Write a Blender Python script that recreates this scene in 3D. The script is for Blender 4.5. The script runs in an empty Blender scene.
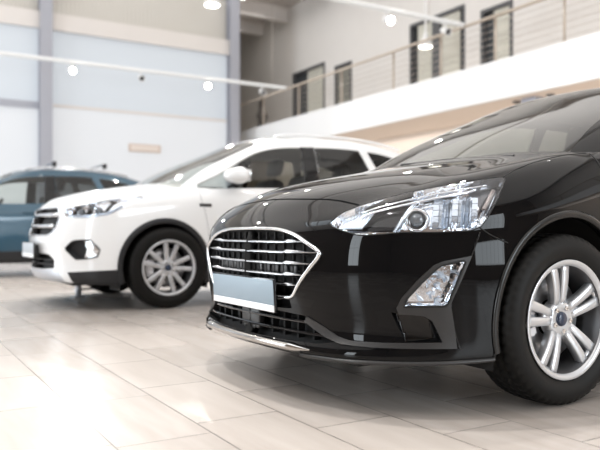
import bpy, bmesh, math, random
import numpy as np
from mathutils import Vector, Matrix
from mathutils.bvhtree import BVHTree

# ------------------------------------------------------------------ camera, world, light
random.seed(7)
SC = bpy.context.scene
SC.view_settings.view_transform = 'Standard'
SC.view_settings.look = 'None'
SC.view_settings.gamma = 1.0
SC.view_settings.use_curve_mapping = False
SC.view_settings.exposure = 0.22
TH = math.radians(31.0)
cam_d = bpy.data.cameras.new('camera')
cam = bpy.data.objects.new('camera', cam_d)
SC.collection.objects.link(cam)
cam.location = (0, 0, 0.65)
cam.rotation_euler = (math.pi / 2, 0, -TH)
cam_d.sensor_width = 36.0
cam_d.lens = 42.0
cam_d.shift_y = 7.0 / 600.0
cam_d.clip_start = 0.05
cam_d.clip_end = 200
cam_d.dof.use_dof = True
cam_d.dof.focus_distance = 2.66
cam_d.dof.aperture_fstop = 2.2
SC.camera = cam

world = bpy.data.worlds.new('world')
SC.world = world
world.use_nodes = True
wb = world.node_tree.nodes['Background']
wb.inputs[0].default_value = (0.80, 0.90, 1.0, 1)
wb.inputs[1].default_value = 1.7


def area(name, loc, rot, sx, sy, power, col=(1, 1, 1), spread=180):
    l = bpy.data.lights.new(name, 'AREA')
    l.shape = 'RECTANGLE'
    l.size = sx
    l.size_y = sy
    l.energy = power
    l.color = col
    l.spread = math.radians(spread)
    o = bpy.data.objects.new(name, l)
    o.location = loc
    o.rotation_euler = rot
    SC.collection.objects.link(o)
    return o


PI = math.pi
# daylight at unseen windows west and south; ceiling fill and skylight are added
for (y0_, y1_) in ((-1.0, 0.8), (11.0, 15.5)):
    area('daylight_west_window', (-7.7, (y0_ + y1_) / 2, 2.55), (0, -PI / 2, 0), 3.9, y1_ - y0_, 130 * (y1_ - y0_), (0.88, 0.95, 1.0))
for (x0_, x1_) in ((2.4, 7.4),):
    area('daylight_south_window', ((x0_ + x1_) / 2, -6.7, 2.55), (PI / 2, 0, 0), x1_ - x0_, 3.9, 80 * (x1_ - x0_), (0.88, 0.95, 1.0))
area('ceiling_fill', (1.2, 7.0, 7.0), (0, 0, 0), 17.0, 26.0, 1250, (1.0, 0.985, 0.965))  # added broad fill in place of the light from a lit ceiling
area('added_skylight', (-2.4, 6.9, 7.22), (0, 0, 0), 2.8, 6.0, 180, (0.76, 0.89, 1.0))  # added blue source below the closed ceiling, for its reflection on the bumper
area('gallery_light', (9.9, 7.0, 2.85), (0, 0, 0), 1.0, 24.0, 110, (1.0, 0.94, 0.88))

# ------------------------------------------------------------------ helpers


def link(o, parent=None):
    SC.collection.objects.link(o)
    if parent is not None:
        o.parent = parent
    return o


def empty(name, loc=(0, 0, 0), parent=None):
    o = bpy.data.objects.new(name, None)
    o.location = loc
    o.empty_display_size = 0.1
    return link(o, parent)


def tag(o, label=None, cat=None, group=None, kind=None):
    if label:
        o['label'] = label
    if cat:
        o['category'] = cat
    if group:
        o['group'] = group
    if kind:
        o['kind'] = kind
    return o


def mesh_obj(name, bm, mat, parent=None, smooth=True, auto=None):
    me = bpy.data.meshes.new(name)
    if smooth:
        for f in bm.faces:
            f.smooth = True
    if auto is not None:
        for e in bm.edges:
            if len(e.link_faces) == 2 and e.calc_face_angle(0) > math.radians(auto):
                e.smooth = False
    bm.to_mesh(me)
    bm.free()
    for m in (mat if isinstance(mat, (list, tuple)) else [mat]):
        me.materials.append(m)
    o = bpy.data.objects.new(name, me)
    return link(o, parent)


def material(name, col, rough=0.5, metal=0.0, coat=0.0, coat_rough=0.03, spec=0.5, emis=None, estr=0.0,
             trans=0.0, ior=1.45, bump=None, noise=None, alpha=None):
    m = bpy.data.materials.new(name)
    m.use_nodes = True
    nt = m.node_tree
    b = nt.nodes['Principled BSDF']
    b.inputs['Base Color'].default_value = (*col, 1)
    b.inputs['Roughness'].default_value = rough
    b.inputs['Metallic'].default_value = metal
    b.inputs['Coat Weight'].default_value = coat
    b.inputs['Coat Roughness'].default_value = coat_rough
    b.inputs['Specular IOR Level'].default_value = spec
    b.inputs['Transmission Weight'].default_value = trans
    b.inputs['IOR'].default_value = ior
    if emis:
        b.inputs['Emission Color'].default_value = (*emis, 1)
        b.inputs['Emission Strength'].default_value = estr
    if noise:  # (scale, amount): slight variation of the colour itself
        tc = nt.nodes.new('ShaderNodeTexCoord')
        n = nt.nodes.new('ShaderNodeTexNoise')
        n.inputs['Scale'].default_value = noise[0]
        n.inputs['Detail'].default_value = 4
        mx = nt.nodes.new('ShaderNodeMix')
        mx.data_type = 'RGBA'
        mx.inputs[6].default_value = (*[c * (1 - noise[1]) for c in col], 1)
        mx.inputs[7].default_value = (*[min(1, c * (1 + noise[1])) for c in col], 1)
        nt.links.new(tc.outputs['Object'], n.inputs['Vector'])
        nt.links.new(n.outputs['Fac'], mx.inputs[0])
        nt.links.new(mx.outputs[2], b.inputs['Base Color'])
    if bump:  # (scale, strength, distance)
        tc = nt.nodes.new('ShaderNodeTexCoord')
        n = nt.nodes.new('ShaderNodeTexNoise')
        n.inputs['Scale'].default_value = bump[0]
        n.inputs['Detail'].default_value = 3
        bp = nt.nodes.new('ShaderNodeBump')
        bp.inputs['Strength'].default_value = bump[1]
        bp.inputs['Distance'].default_value = bump[2]
        nt.links.new(tc.outputs['Object'], n.inputs['Vector'])
        nt.links.new(n.outputs['Fac'], bp.inputs['Height'])
        nt.links.new(bp.outputs['Normal'], b.inputs['Normal'])
    return m


def glass_mat(name, tint, gloss=(1, 1, 1), ior=1.5, rough=0.0):
    """thin glazing: clear (tinted) see-through plus a fresnel reflection"""
    m = bpy.data.materials.new(name)
    m.use_nodes = True
    nt = m.node_tree
    nt.nodes.clear()
    out = nt.nodes.new('ShaderNodeOutputMaterial')
    tr = nt.nodes.new('ShaderNodeBsdfTransparent')
    tr.inputs[0].default_value = (*tint, 1)
    gl = nt.nodes.new('ShaderNodeBsdfGlossy')
    gl.inputs['Color'].default_value = (*gloss, 1)
    gl.inputs['Roughness'].default_value = rough
    fr = nt.nodes.new('ShaderNodeFresnel')
    fr.inputs[0].default_value = ior
    # same fresnel on both faces of the thin sheet
    geo = nt.nodes.new('ShaderNodeNewGeometry')
    mul = nt.nodes.new('ShaderNodeMath')
    mul.operation = 'MULTIPLY_ADD'
    mul.inputs[1].default_value = -(ior - 1.0 / ior)
    mul.inputs[2].default_value = ior
    nt.links.new(geo.outputs['Backfacing'], mul.inputs[0])
    nt.links.new(mul.outputs[0], fr.inputs[0])
    mx = nt.nodes.new('ShaderNodeMixShader')
    nt.links.new(fr.outputs[0], mx.inputs[0])
    nt.links.new(tr.outputs[0], mx.inputs[1])
    nt.links.new(gl.outputs[0], mx.inputs[2])
    nt.links.new(mx.outputs[0], out.inputs[0])
    return m


def add_box(bm, lo, hi, mat=0, bevel=0.0, seg=2, M=None):
    r = bmesh.ops.create_cube(bm, size=1.0)
    vs = r['verts']
    for v in vs:
        v.co = Vector(((v.co.x + .5) * (hi[0] - lo[0]) + lo[0], (v.co.y + .5) * (hi[1] - lo[1]) + lo[1],
                       (v.co.z + .5) * (hi[2] - lo[2]) + lo[2]))
    if bevel > 0:
        es = list({e for v in vs for e in v.link_edges})
        r2 = bmesh.ops.bevel(bm, geom=es, offset=bevel, segments=seg, profile=0.5, affect='EDGES')
        vs = list({v for f in r2['faces'] for v in f.verts} | {v for v in vs if v.is_valid})
    if M is not None:
        for v in vs:
            v.co = M @ v.co
    for f in {f for v in vs for f in v.link_faces}:
        f.material_index = mat
    return vs


def frame_path(pts, closed=False):
    n = len(pts)
    T = []
    for i in range(n):
        a = pts[(i - 1) % n] if (closed or i > 0) else pts[i]
        b = pts[(i + 1) % n] if (closed or i < n - 1) else pts[i]
        d = (b - a)
        T.append(d.normalized() if d.length > 1e-9 else Vector((1, 0, 0)))
    return T


def add_tube(bm, pts, r, seg=8, closed=False, mat=0, sx=1.0, sy=1.0, up=Vector((0, 0, 1))):
    """sweep an ellipse (r*sx sideways, r*sy along up) along pts"""
    pts = [Vector(p) for p in pts]
    T = frame_path(pts, closed)
    rings = []
    for i, (p, t) in enumerate(zip(pts, T)):
        s = t.cross(up)
        if s.length < 1e-4:
            s = t.cross(Vector((0, 1, 0)))
        s.normalize()
        u = s.cross(t).normalized()
        rr = r[i] if isinstance(r, (list, tuple)) else r
        rings.append([bm.verts.new(p + s * (math.cos(a) * rr * sx) + u * (math.sin(a) * rr * sy))
                      for a in [2 * PI * k / seg for k in range(seg)]])
    n = len(rings)
    for i in range(n if closed else n - 1):
        A, B = rings[i], rings[(i + 1) % n]
        for k in range(seg):
            f = bm.faces.new((A[k], A[(k + 1) % seg], B[(k + 1) % seg], B[k]))
            f.material_index = mat
    if not closed:
        f = bm.faces.new(rings[0]); f.material_index = mat
        f = bm.faces.new(list(reversed(rings[-1]))); f.material_index = mat
    return rings


def add_sweep(bm, pts, prof, closed=False, mat=0, nrm=None):
    """sweep a 2-D profile (a outwards along nrm_i, b sideways) along pts; nrm: outward vector per point"""
    pts = [Vector(p) for p in pts]
    T = frame_path(pts, closed)
    rings = []
    for i, (p, t) in enumerate(zip(pts, T)):
        n0 = nrm[i] if isinstance(nrm, list) else nrm
        n0 = (n0 - t * n0.dot(t)).normalized()
        b = t.cross(n0).normalized()
        rings.append([bm.verts.new(p + n0 * q[0] + b * q[1]) for q in prof])
    n = len(rings)
    m = len(prof)
    for i in range(n if closed else n - 1):
        A, B = rings[i], rings[(i + 1) % n]
        for k in range(m):
            f = bm.faces.new((A[k], A[(k + 1) % m], B[(k + 1) % m], B[k]))
            f.material_index = mat
    if not closed:
        bm.faces.new(rings[0]).material_index = mat
        bm.faces.new(list(reversed(rings[-1]))).material_index = mat
    return rings


def add_lathe_y(bm, prof, seg=64, mat=0, cx=0, cz=0, closed=False):
    """prof: list of (y, radius); revolved about the local y axis"""
    rings = []
    for (y, r) in prof:
        rings.append([bm.verts.new((cx + r * math.cos(2 * PI * k / seg), y, cz + r * math.sin(2 * PI * k / seg)))
                      for k in range(seg)])
    n = len(rings)
    for i in range(n if closed else n - 1):
        A, B = rings[i], rings[(i + 1) % n]
        for k in range(seg):
            f = bm.faces.new((A[k], B[k], B[(k + 1) % seg], A[(k + 1) % seg]))
            f.material_index = mat
    return rings


def catmull(pts, n):
    """resample a polyline with a Catmull-Rom spline, n points per span"""
    P = [Vector(p) for p in pts]
    out = []
    for i in range(len(P) - 1):
        p0 = P[i - 1] if i > 0 else P[i] * 2 - P[i + 1]
        p1, p2 = P[i], P[i + 1]
        p3 = P[i + 2] if i + 2 < len(P) else P[i + 1] * 2 - P[i]
        for k in range(n):
            t = k / n
            out.append(0.5 * ((2 * p1) + (p2 - p0) * t + (2 * p0 - 5 * p1 + 4 * p2 - p3) * t * t +
                              (3 * p1 - p0 - 3 * p2 + p3) * t ** 3))
    out.append(P[-1])
    return out


def interp(x, xs, ys):
    return float(np.interp(x, xs, ys))


def inpoly(p, poly):
    x, y = p
    c = False
    n = len(poly)
    j = n - 1
    for i in range(n):
        xi, yi = poly[i]
        xj, yj = poly[j]
        if (yi > y) != (yj > y) and x < (xj - xi) * (y - yi) / (yj - yi) + xi:
            c = not c
        j = i
    return c


# ------------------------------------------------------------------ smooth body shells


def limit_fit(bm, level=3, iters=4, creases=None):
    """subdivide the cage so that the smooth surface passes (nearly) through the cage points"""
    me = bpy.data.meshes.new('cage')
    bm.to_mesh(me)
    bm.free()
    if creases:
        at = me.attributes.new('crease_edge', 'FLOAT', 'EDGE')
        vals = creases(me)
        at.data.foreach_set('value', vals)
    o = bpy.data.objects.new('cage', me)
    SC.collection.objects.link(o)
    md = o.modifiers.new('s', 'SUBSURF')
    md.render_levels = level
    md.boundary_smooth = 'PRESERVE_CORNERS'
    n = len(me.vertices)
    tgt = np.zeros(n * 3)
    me.vertices.foreach_get('co', tgt)
    cur = tgt.copy()
    for it in range(iters):
        md.levels = 2
        me.update()
        dg = bpy.context.evaluated_depsgraph_get()
        ev = o.evaluated_get(dg)
        em = ev.to_mesh()
        lim = np.zeros(len(em.vertices) * 3)
        em.vertices.foreach_get('co', lim)
        lim = lim[:n * 3]
        ev.to_mesh_clear()
        cur = cur + (tgt - lim) * 0.9
        me.vertices.foreach_set('co', cur)
        me.update()
    md.levels = level
    me.update()
    dg = bpy.context.evaluated_depsgraph_get()
    out = bmesh.new()
    ev = o.evaluated_get(dg)
    em = ev.to_mesh()
    out.from_mesh(em)
    ev.to_mesh_clear()
    bpy.data.objects.remove(o)
    bpy.data.meshes.remove(me)
    return out


def rounded_box(rows, front_n, rear_n, inner, keep_top=None):
    """rows: list of rows, each a list of points (x, y>=0, z) from the front centre round the side to the rear centre.
    front_n: columns 0..front_n lie on the front face; the last rear_n columns lie on the rear face.
    inner(i, j): point of the top grid, i along the side, j = 0 (centre) .. front_n (edge)"""
    bm = bmesh.new()
    C = len(rows[0])
    V = {}

    def vert(p):
        k = (round(p[0], 6), round(p[1], 6), round(p[2], 6))
        if k not in V:
            V[k] = bm.verts.new(p)
        return V[k]
    for sgn in (1, -1):
        def W(p):
            return vert((p[0], p[1] * sgn + 0.0, p[2]))

        def quad(a, b, c, d):
            vs = []
            for v in (a, b, c, d):
                if v not in vs:
                    vs.append(v)
            if len(vs) < 3:
                return
            if sgn < 0:
                vs.reverse()
            try:
                bm.faces.new(vs)
            except ValueError:
                pass
        for r in range(len(rows) - 1):
            for c in range(C - 1):
                quad(W(rows[r][c]), W(rows[r + 1][c]), W(rows[r + 1][c + 1]), W(rows[r][c + 1]))
        top = rows[-1]
        S = C - 1 - rear_n
        N = S - front_n  # number of side spans

        def tp(i, j):
            if i == 0:
                return top[j]
            if i == N:
                return top[C - 1 - (j if rear_n == front_n else round(j * rear_n / front_n))]
            if j == front_n:
                return top[front_n + i]
            return inner(i, j)
        for i in range(N):
            if keep_top and not keep_top(i):
                continue
            for j in range(front_n):
                quad(W(tp(i, j)), W(tp(i + 1, j)), W(tp(i + 1, j + 1)), W(tp(i, j + 1)))
    bmesh.ops.recalc_face_normals(bm, faces=bm.faces)
    return bm


def half(bm, eps=1e-5):
    """keep y <= 0"""
    bmesh.ops.bisect_plane(bm, geom=bm.verts[:] + bm.edges[:] + bm.faces[:], dist=1e-6,
                           plane_co=(0, 0, 0), plane_no=(0, 1, 0), clear_outer=True)
    return bm


def cookie(bm, poly, ax_u, ax_v, ok=None):
    """cut bm along the closed polygon poly given in the (ax_u, ax_v) projection; returns the faces inside.
    ok(face centre) limits where the cut works"""
    ax_u, ax_v = Vector(ax_u), Vector(ax_v)
    d = ax_u.cross(ax_v).normalized()
    n = len(poly)
    us = [p[0] for p in poly]
    vs = [p[1] for p in poly]
    lo = (min(us) - .05, min(vs) - .05)
    hi = (max(us) + .05, max(vs) + .05)

    def pr(co):
        return (co.dot(ax_u), co.dot(ax_v))
    cand = []
    for f in bm.faces:
        c = f.calc_center_median()
        q = pr(c)
        if lo[0] < q[0] < hi[0] and lo[1] < q[1] < hi[1] and (ok is None or ok(c)):
            cand.append(f)
    cand = set(cand)
    for i in range(n):
        a, b = poly[i], poly[(i + 1) % n]
        A = ax_u * a[0] + ax_v * a[1]
        e = ax_u * (b[0] - a[0]) + ax_v * (b[1] - a[1])
        if e.length < 1e-9:
            continue
        no = e.cross(d).normalized()
        x0, x1 = min(a[0], b[0]) - 1e-4, max(a[0], b[0]) + 1e-4
        y0, y1 = min(a[1], b[1]) - 1e-4, max(a[1], b[1]) + 1e-4
        fs = []
        for f in cand:
            if not f.is_valid:
                continue
            qs = [pr(v.co) for v in f.verts]
            if max(q[0] for q in qs) < x0 or min(q[0] for q in qs) > x1:
                continue
            if max(q[1] for q in qs) < y0 or min(q[1] for q in qs) > y1:
                continue
            fs.append(f)
        if not fs:
            continue
        es = {e_ for f in fs for e_ in f.edges}
        vv = {v for f in fs for v in f.verts}
        before = set(fs)
        r = bmesh.ops.bisect_plane(bm, geom=list(vv) + list(es) + fs, dist=1e-7, plane_co=A, plane_no=no)
        for g in r['geom']:
            if isinstance(g, bmesh.types.BMFace):
                cand.add(g)
        for g in r['geom_cut']:
            for f in g.link_faces:
                cand.add(f)
    ins = []
    for f in bm.faces:
        c = f.calc_center_median()
        if ok is not None and not ok(c):
            continue
        if inpoly(pr(c), poly):
            ins.append(f)
    return ins


def split_off(bm, faces):
    """move faces out of bm into a new bmesh"""
    nb = bmesh.new()
    mp = {}
    for f in faces:
        vs = []
        for v in f.verts:
            if v not in mp:
                w = nb.verts.new(v.co)
                mp[v] = w
            vs.append(mp[v])
        try:
            nf = nb.faces.new(vs)
            nf.smooth = True
        except ValueError:
            pass
    bmesh.ops.delete(bm, geom=list(faces), context='FACES')
    nb.normal_update()
    return nb


def mirrored(bm, join=False):
    """mirror across y = 0; join: returns both halves in one mesh"""
    nb = bm.copy()
    for v in nb.verts:
        v.co.y = -v.co.y
    bmesh.ops.reverse_faces(nb, faces=nb.faces[:])
    if not join:
        return nb
    me = bpy.data.meshes.new('tmp')
    nb.to_mesh(me)
    nb.free()
    bm.from_mesh(me)
    bpy.data.meshes.remove(me)
    bmesh.ops.remove_doubles(bm, verts=[v for v in bm.verts if abs(v.co.y) < 1e-4], dist=1e-4)
    return bm


def boundary_loops(bm):
    es = [e for e in bm.edges if len(e.link_faces) == 1]
    nxt = {}
    for e in es:
        for v in e.verts:
            nxt.setdefault(v, []).append(e)
    used = set()
    loops = []
    for e in es:
        if e in used:
            continue
        loop = [e.verts[0], e.verts[1]]
        used.add(e)
        while True:
            v = loop[-1]
            c = [k for k in nxt[v] if k not in used]
            if not c:
                break
            used.add(c[0])
            w = c[0].other_vert(v)
            if w == loop[0]:
                break
            loop.append(w)
        loops.append(loop)
    loops.sort(key=len, reverse=True)
    return loops


def inset_shell(bm, depth, wall=True):
    """copy of patch pushed inwards by depth with walls up to the old rim"""
    nb = bm.copy()
    nb.normal_update()
    cp = {}
    for v in nb.verts:
        cp[v] = v.normal.copy()
    rim = [(e.verts[0], e.verts[1], e.verts[0].co.copy(), e.verts[1].co.copy()) for e in nb.edges if len(e.link_faces) == 1]
    for v in nb.verts:
        v.co -= cp[v] * depth
    if wall:
        outer = {}
        for a, b, ca, cb in rim:
            for v, c in ((a, ca), (b, cb)):
                if v not in outer:
                    outer[v] = nb.verts.new(c)
            nb.faces.new((a, b, outer[b], outer[a]))
    bmesh.ops.recalc_face_normals(nb, faces=nb.faces[:])
    return nb

# ------------------------------------------------------------------ the hall
def floor_material():
    m = bpy.data.materials.new('floor_tiles')
    m.use_nodes = True
    nt = m.node_tree
    N, L = nt.nodes, nt.links
    b = N['Principled BSDF']
    tc = N.new('ShaderNodeTexCoord')
    sp = N.new('ShaderNodeSeparateXYZ')
    L.new(tc.outputs['Object'], sp.inputs[0])

    def mt(op, a, b_=None, c=None):
        n = N.new('ShaderNodeMath')
        n.operation = op
        for i, v in enumerate((a, b_, c)):
            if v is None:
                continue
            if isinstance(v, (int, float)):
                n.inputs[i].default_value = v
            else:
                L.new(v, n.inputs[i])
        return n.outputs[0]
    W, LN = 0.3135, 0.61
    u = mt('DIVIDE', mt('SUBTRACT', sp.outputs[0], 0.2965), W)
    k = mt('FLOOR', u)
    fu = mt('FRACT', u)
    k8 = mt('FRACT', mt('DIVIDE', k, 8.0))
    k8 = mt('ADD', k8, 0.04)
    rp = N.new('ShaderNodeValToRGB')
    rp.color_ramp.interpolation = 'CONSTANT'
    offs = [.49, .43, .64, .21, .77, .31, .9, .12]
    el = rp.color_ramp.elements
    el[0].position = 0.0
    el[0].color = (offs[0],) * 3 + (1,)
    el[1].position = 7 / 8.0
    el[1].color = (offs[7],) * 3 + (1,)
    for i in range(1, 7):
        e = el.new(i / 8.0)
        e.color = (offs[i],) * 3 + (1,)
    L.new(k8, rp.inputs[0])
    v = mt('SUBTRACT', mt('DIVIDE', sp.outputs[1], LN), rp.outputs[0])
    kv = mt('FLOOR', v)
    fv = mt('FRACT', v)
    # distance to the nearest joint in metres
    du = mt('MULTIPLY', mt('MINIMUM', fu, mt('SUBTRACT', 1.0, fu)), W)
    dv = mt('MULTIPLY', mt('MINIMUM', fv, mt('SUBTRACT', 1.0, fv)), LN)
    dm = mt('MINIMUM', du, dv)
    joint = mt('LESS_THAN', dm, 0.0024)
    cid = N.new('ShaderNodeCombineXYZ')
    L.new(k, cid.inputs[0])
    L.new(kv, cid.inputs[1])
    wn = N.new('ShaderNodeTexWhiteNoise')
    L.new(cid.outputs[0], wn.inputs['Vector'])
    # veins along the tile
    mp = N.new('ShaderNodeMapping')
    mp.inputs['Scale'].default_value = (9, 1.3, 1)
    L.new(tc.outputs['Object'], mp.inputs[0])
    ad = N.new('ShaderNodeVectorMath')
    ad.operation = 'ADD'
    sc = N.new('ShaderNodeVectorMath')
    sc.operation = 'SCALE'
    sc.inputs['Scale'].default_value = 13.0
    L.new(wn.outputs['Color'], sc.inputs[0])
    L.new(mp.outputs[0], ad.inputs[0])
    L.new(sc.outputs[0], ad.inputs[1])
    nz = N.new('ShaderNodeTexNoise')
    nz.inputs['Scale'].default_value = 1.6
    nz.inputs['Detail'].default_value = 2.5
    nz.inputs['Roughness'].default_value = 0.5
    nz.inputs['Distortion'].default_value = 0.25
    L.new(ad.outputs[0], nz.inputs['Vector'])
    ramp = N.new('ShaderNodeValToRGB')
    ramp.color_ramp.elements[0].position = 0.3
    ramp.color_ramp.elements[0].color = (0.41, 0.365, 0.33, 1)
    ramp.color_ramp.elements[1].position = 0.85
    ramp.color_ramp.elements[1].color = (0.50, 0.455, 0.42, 1)
    L.new(nz.outputs['Fac'], ramp.inputs[0])
    hs = N.new('ShaderNodeHueSaturation')
    L.new(ramp.outputs[0], hs.inputs['Color'])
    L.new(mt('ADD', mt('MULTIPLY', wn.outputs['Value'], 0.10), 0.94), hs.inputs['Value'])
    mx = N.new('ShaderNodeMix')
    mx.data_type = 'RGBA'
    L.new(joint, mx.inputs[0])
    L.new(hs.outputs[0], mx.inputs[6])
    mx.inputs[7].default_value = (0.11, 0.095, 0.085, 1)
    L.new(mx.outputs[2], b.inputs['Base Color'])
    rr = mt('ADD', mt('MULTIPLY', wn.outputs['Value'], 0.04), 0.25)
    L.new(mt('ADD', rr, mt('MULTIPLY', joint, 0.3)), b.inputs['Roughness'])
    b.inputs['Specular IOR Level'].default_value = 0.6
    bp = N.new('ShaderNodeBump')
    bp.inputs['Strength'].default_value = 0.25
    bp.inputs['Distance'].default_value = 0.001
    L.new(mt('SUBTRACT', 1.0, joint), bp.inputs['Height'])
    L.new(bp.outputs[0], b.inputs['Normal'])
    return m


def ribbed(name, col, axis, scale, strength, rough=0.5):
    m = material(name, col, rough)
    nt = m.node_tree
    b = nt.nodes['Principled BSDF']
    tc = nt.nodes.new('ShaderNodeTexCoord')
    w = nt.nodes.new('ShaderNodeTexWave')
    w.wave_type = 'BANDS'
    w.bands_direction = axis
    w.inputs['Scale'].default_value = scale
    bp = nt.nodes.new('ShaderNodeBump')
    bp.inputs['Strength'].default_value = strength
    bp.inputs['Distance'].default_value = 0.02
    nt.links.new(tc.outputs['Object'], w.inputs['Vector'])
    nt.links.new(w.outputs['Fac'], bp.inputs['Height'])
    nt.links.new(bp.outputs[0], b.inputs['Normal'])
    return m


M_floor = floor_material()
M_wall = material('plaster_grey', (0.72, 0.69, 0.66), 0.8, noise=(3, 0.03))
M_wall_dark = material('cladding_brown', (0.23, 0.18, 0.145), 0.6, noise=(2, 0.1))
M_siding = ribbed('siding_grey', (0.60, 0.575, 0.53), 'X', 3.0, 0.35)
M_roof = ribbed('roof_sheet', (0.50, 0.46, 0.43), 'Y', 1.6, 0.5)
M_white = material('white_plaster', (0.86, 0.86, 0.86), 0.6, noise=(2, 0.01))
M_beige = material('beige_plaster', (0.84, 0.745, 0.66), 0.75, noise=(2, 0.03))
M_steel_grey = material('column_paint', (0.40, 0.41, 0.46), 0.5, noise=(4, 0.03))
M_beam = material('beam_paint', (0.74, 0.70, 0.67), 0.6, noise=(2, 0.02))
M_frame = material('window_frame', (0.09, 0.09, 0.095), 0.5)
M_rail = material('handrail_steel', (0.52, 0.45, 0.38), 0.35, 0.6)
M_pipe = material('white_enamel', (0.80, 0.80, 0.79), 0.4)
M_lampon = material('lamp_glow', (1, 1, 1), 0.5, emis=(1.0, 0.97, 0.92), estr=130)
M_lampsoft = material('lamp_glow_soft', (1, 1, 1), 0.5, emis=(1.0, 0.98, 0.95), estr=25)
M_lamppend = material('pendant_glow', (1, 1, 1), 0.5, emis=(1.0, 0.95, 0.86), estr=9)
M_dark = material('dark_cloth', (0.06, 0.05, 0.045), 0.8)
# translucent daylight panels of the rear wall (lit from outside by the day)
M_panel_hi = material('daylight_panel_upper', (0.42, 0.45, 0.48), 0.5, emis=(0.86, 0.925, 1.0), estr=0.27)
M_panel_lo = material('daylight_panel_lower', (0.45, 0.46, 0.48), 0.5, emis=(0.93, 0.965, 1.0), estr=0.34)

XW, XF = 10.5, 9.0
YB, YA = 17.5, 21.4
X0, Y0, ZC = -8.0, -7.0, 7.35


def box_obj(name, lo, hi, mat, parent=None, bevel=0.0, kind=None):
    bm = bmesh.new()
    add_box(bm, lo, hi, bevel=bevel)
    o = mesh_obj(name, bm, mat, parent, smooth=False)
    if kind:
        o['kind'] = kind
    return o


box_obj('floor', (X0, Y0, -0.12), (XW + .2, YA + .2, 0.0), M_floor, kind='structure')
box_obj('ceiling', (X0, Y0, ZC), (XW + .2, YA + .2, ZC + .15), M_roof, kind='structure')
# rear wall, beam by beam
box_obj('wall_north', (X0, YB + .05, 5.85), (8.45, YB + .25, ZC), M_siding, kind='structure')
box_obj('trim_1', (X0, YB - .12, 5.49), (8.3, YB + .25, 5.89), M_beam, kind='structure')
box_obj('window_1', (X0, YB, 3.72), (8.3, YB + .1, 5.50), M_panel_hi, kind='structure')
box_obj('window_2', (X0, YB, 0.25), (8.3, YB + .1, 3.68), M_panel_lo, kind='structure')
box_obj('trim_2', (X0, YB - .02, 3.66), (8.3, YB + .12, 3.73), M_beam, kind='structure')
box_obj('trim_7', (X0, YB - .07, 3.58), (3.3, YB - .02, 3.74), M_steel_grey, kind='structure')
box_obj('baseboard_north', (X0, YB - .04, 0), (8.3, YB + .14, 0.26), M_steel_grey, kind='structure')
# the corner bay behind the column
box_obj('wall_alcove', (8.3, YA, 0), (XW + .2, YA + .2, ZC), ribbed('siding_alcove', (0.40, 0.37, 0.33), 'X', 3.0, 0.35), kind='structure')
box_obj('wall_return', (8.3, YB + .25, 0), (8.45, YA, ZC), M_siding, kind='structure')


def column(x, y):
    """I-section steel column"""
    bm = bmesh.new()
    w, d, t = .28, .26, .03
    add_box(bm, (x - w / 2, y - d, 0.0), (x + w / 2, y - d + t, ZC))
    add_box(bm, (x - w / 2, y - t, 0.0), (x + w / 2, y, ZC))
    add_box(bm, (x - .02, y - d + t, 0.0), (x + .02, y - t, ZC))
    o = mesh_obj('steel_column', bm, M_steel_grey, smooth=False)
    o['kind'] = 'structure'
    return o


for i, x in enumerate((-6.4, -1.5, 3.38, 8.3)):
    o = column(x, YB - .0)
    o.name = 'trim_%d' % (3 + i)


# east wall with openings for the blinded windows on the gallery


def wall_with_holes(name, x, y0, y1, z0, z1, holes, mat):
    """wall in the plane X = x (0.2 thick), holes = (ya, yb, za, zb), sorted, not overlapping in y"""
    bm = bmesh.new()
    y = y0
    for (ya, yb, za, zb) in sorted(holes):
        add_box(bm, (x, y, z0), (x + .2, ya, z1))
        if za > z0:
            add_box(bm, (x, ya, z0), (x + .2, yb, za))
        if zb < z1:
            add_box(bm, (x, ya, zb), (x + .2, yb, z1))
        y = yb
    add_box(bm, (x, y, z0), (x + .2, y1, z1))
    o = mesh_obj(name, bm, mat, smooth=False)
    o['kind'] = 'structure'
    return o


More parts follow.
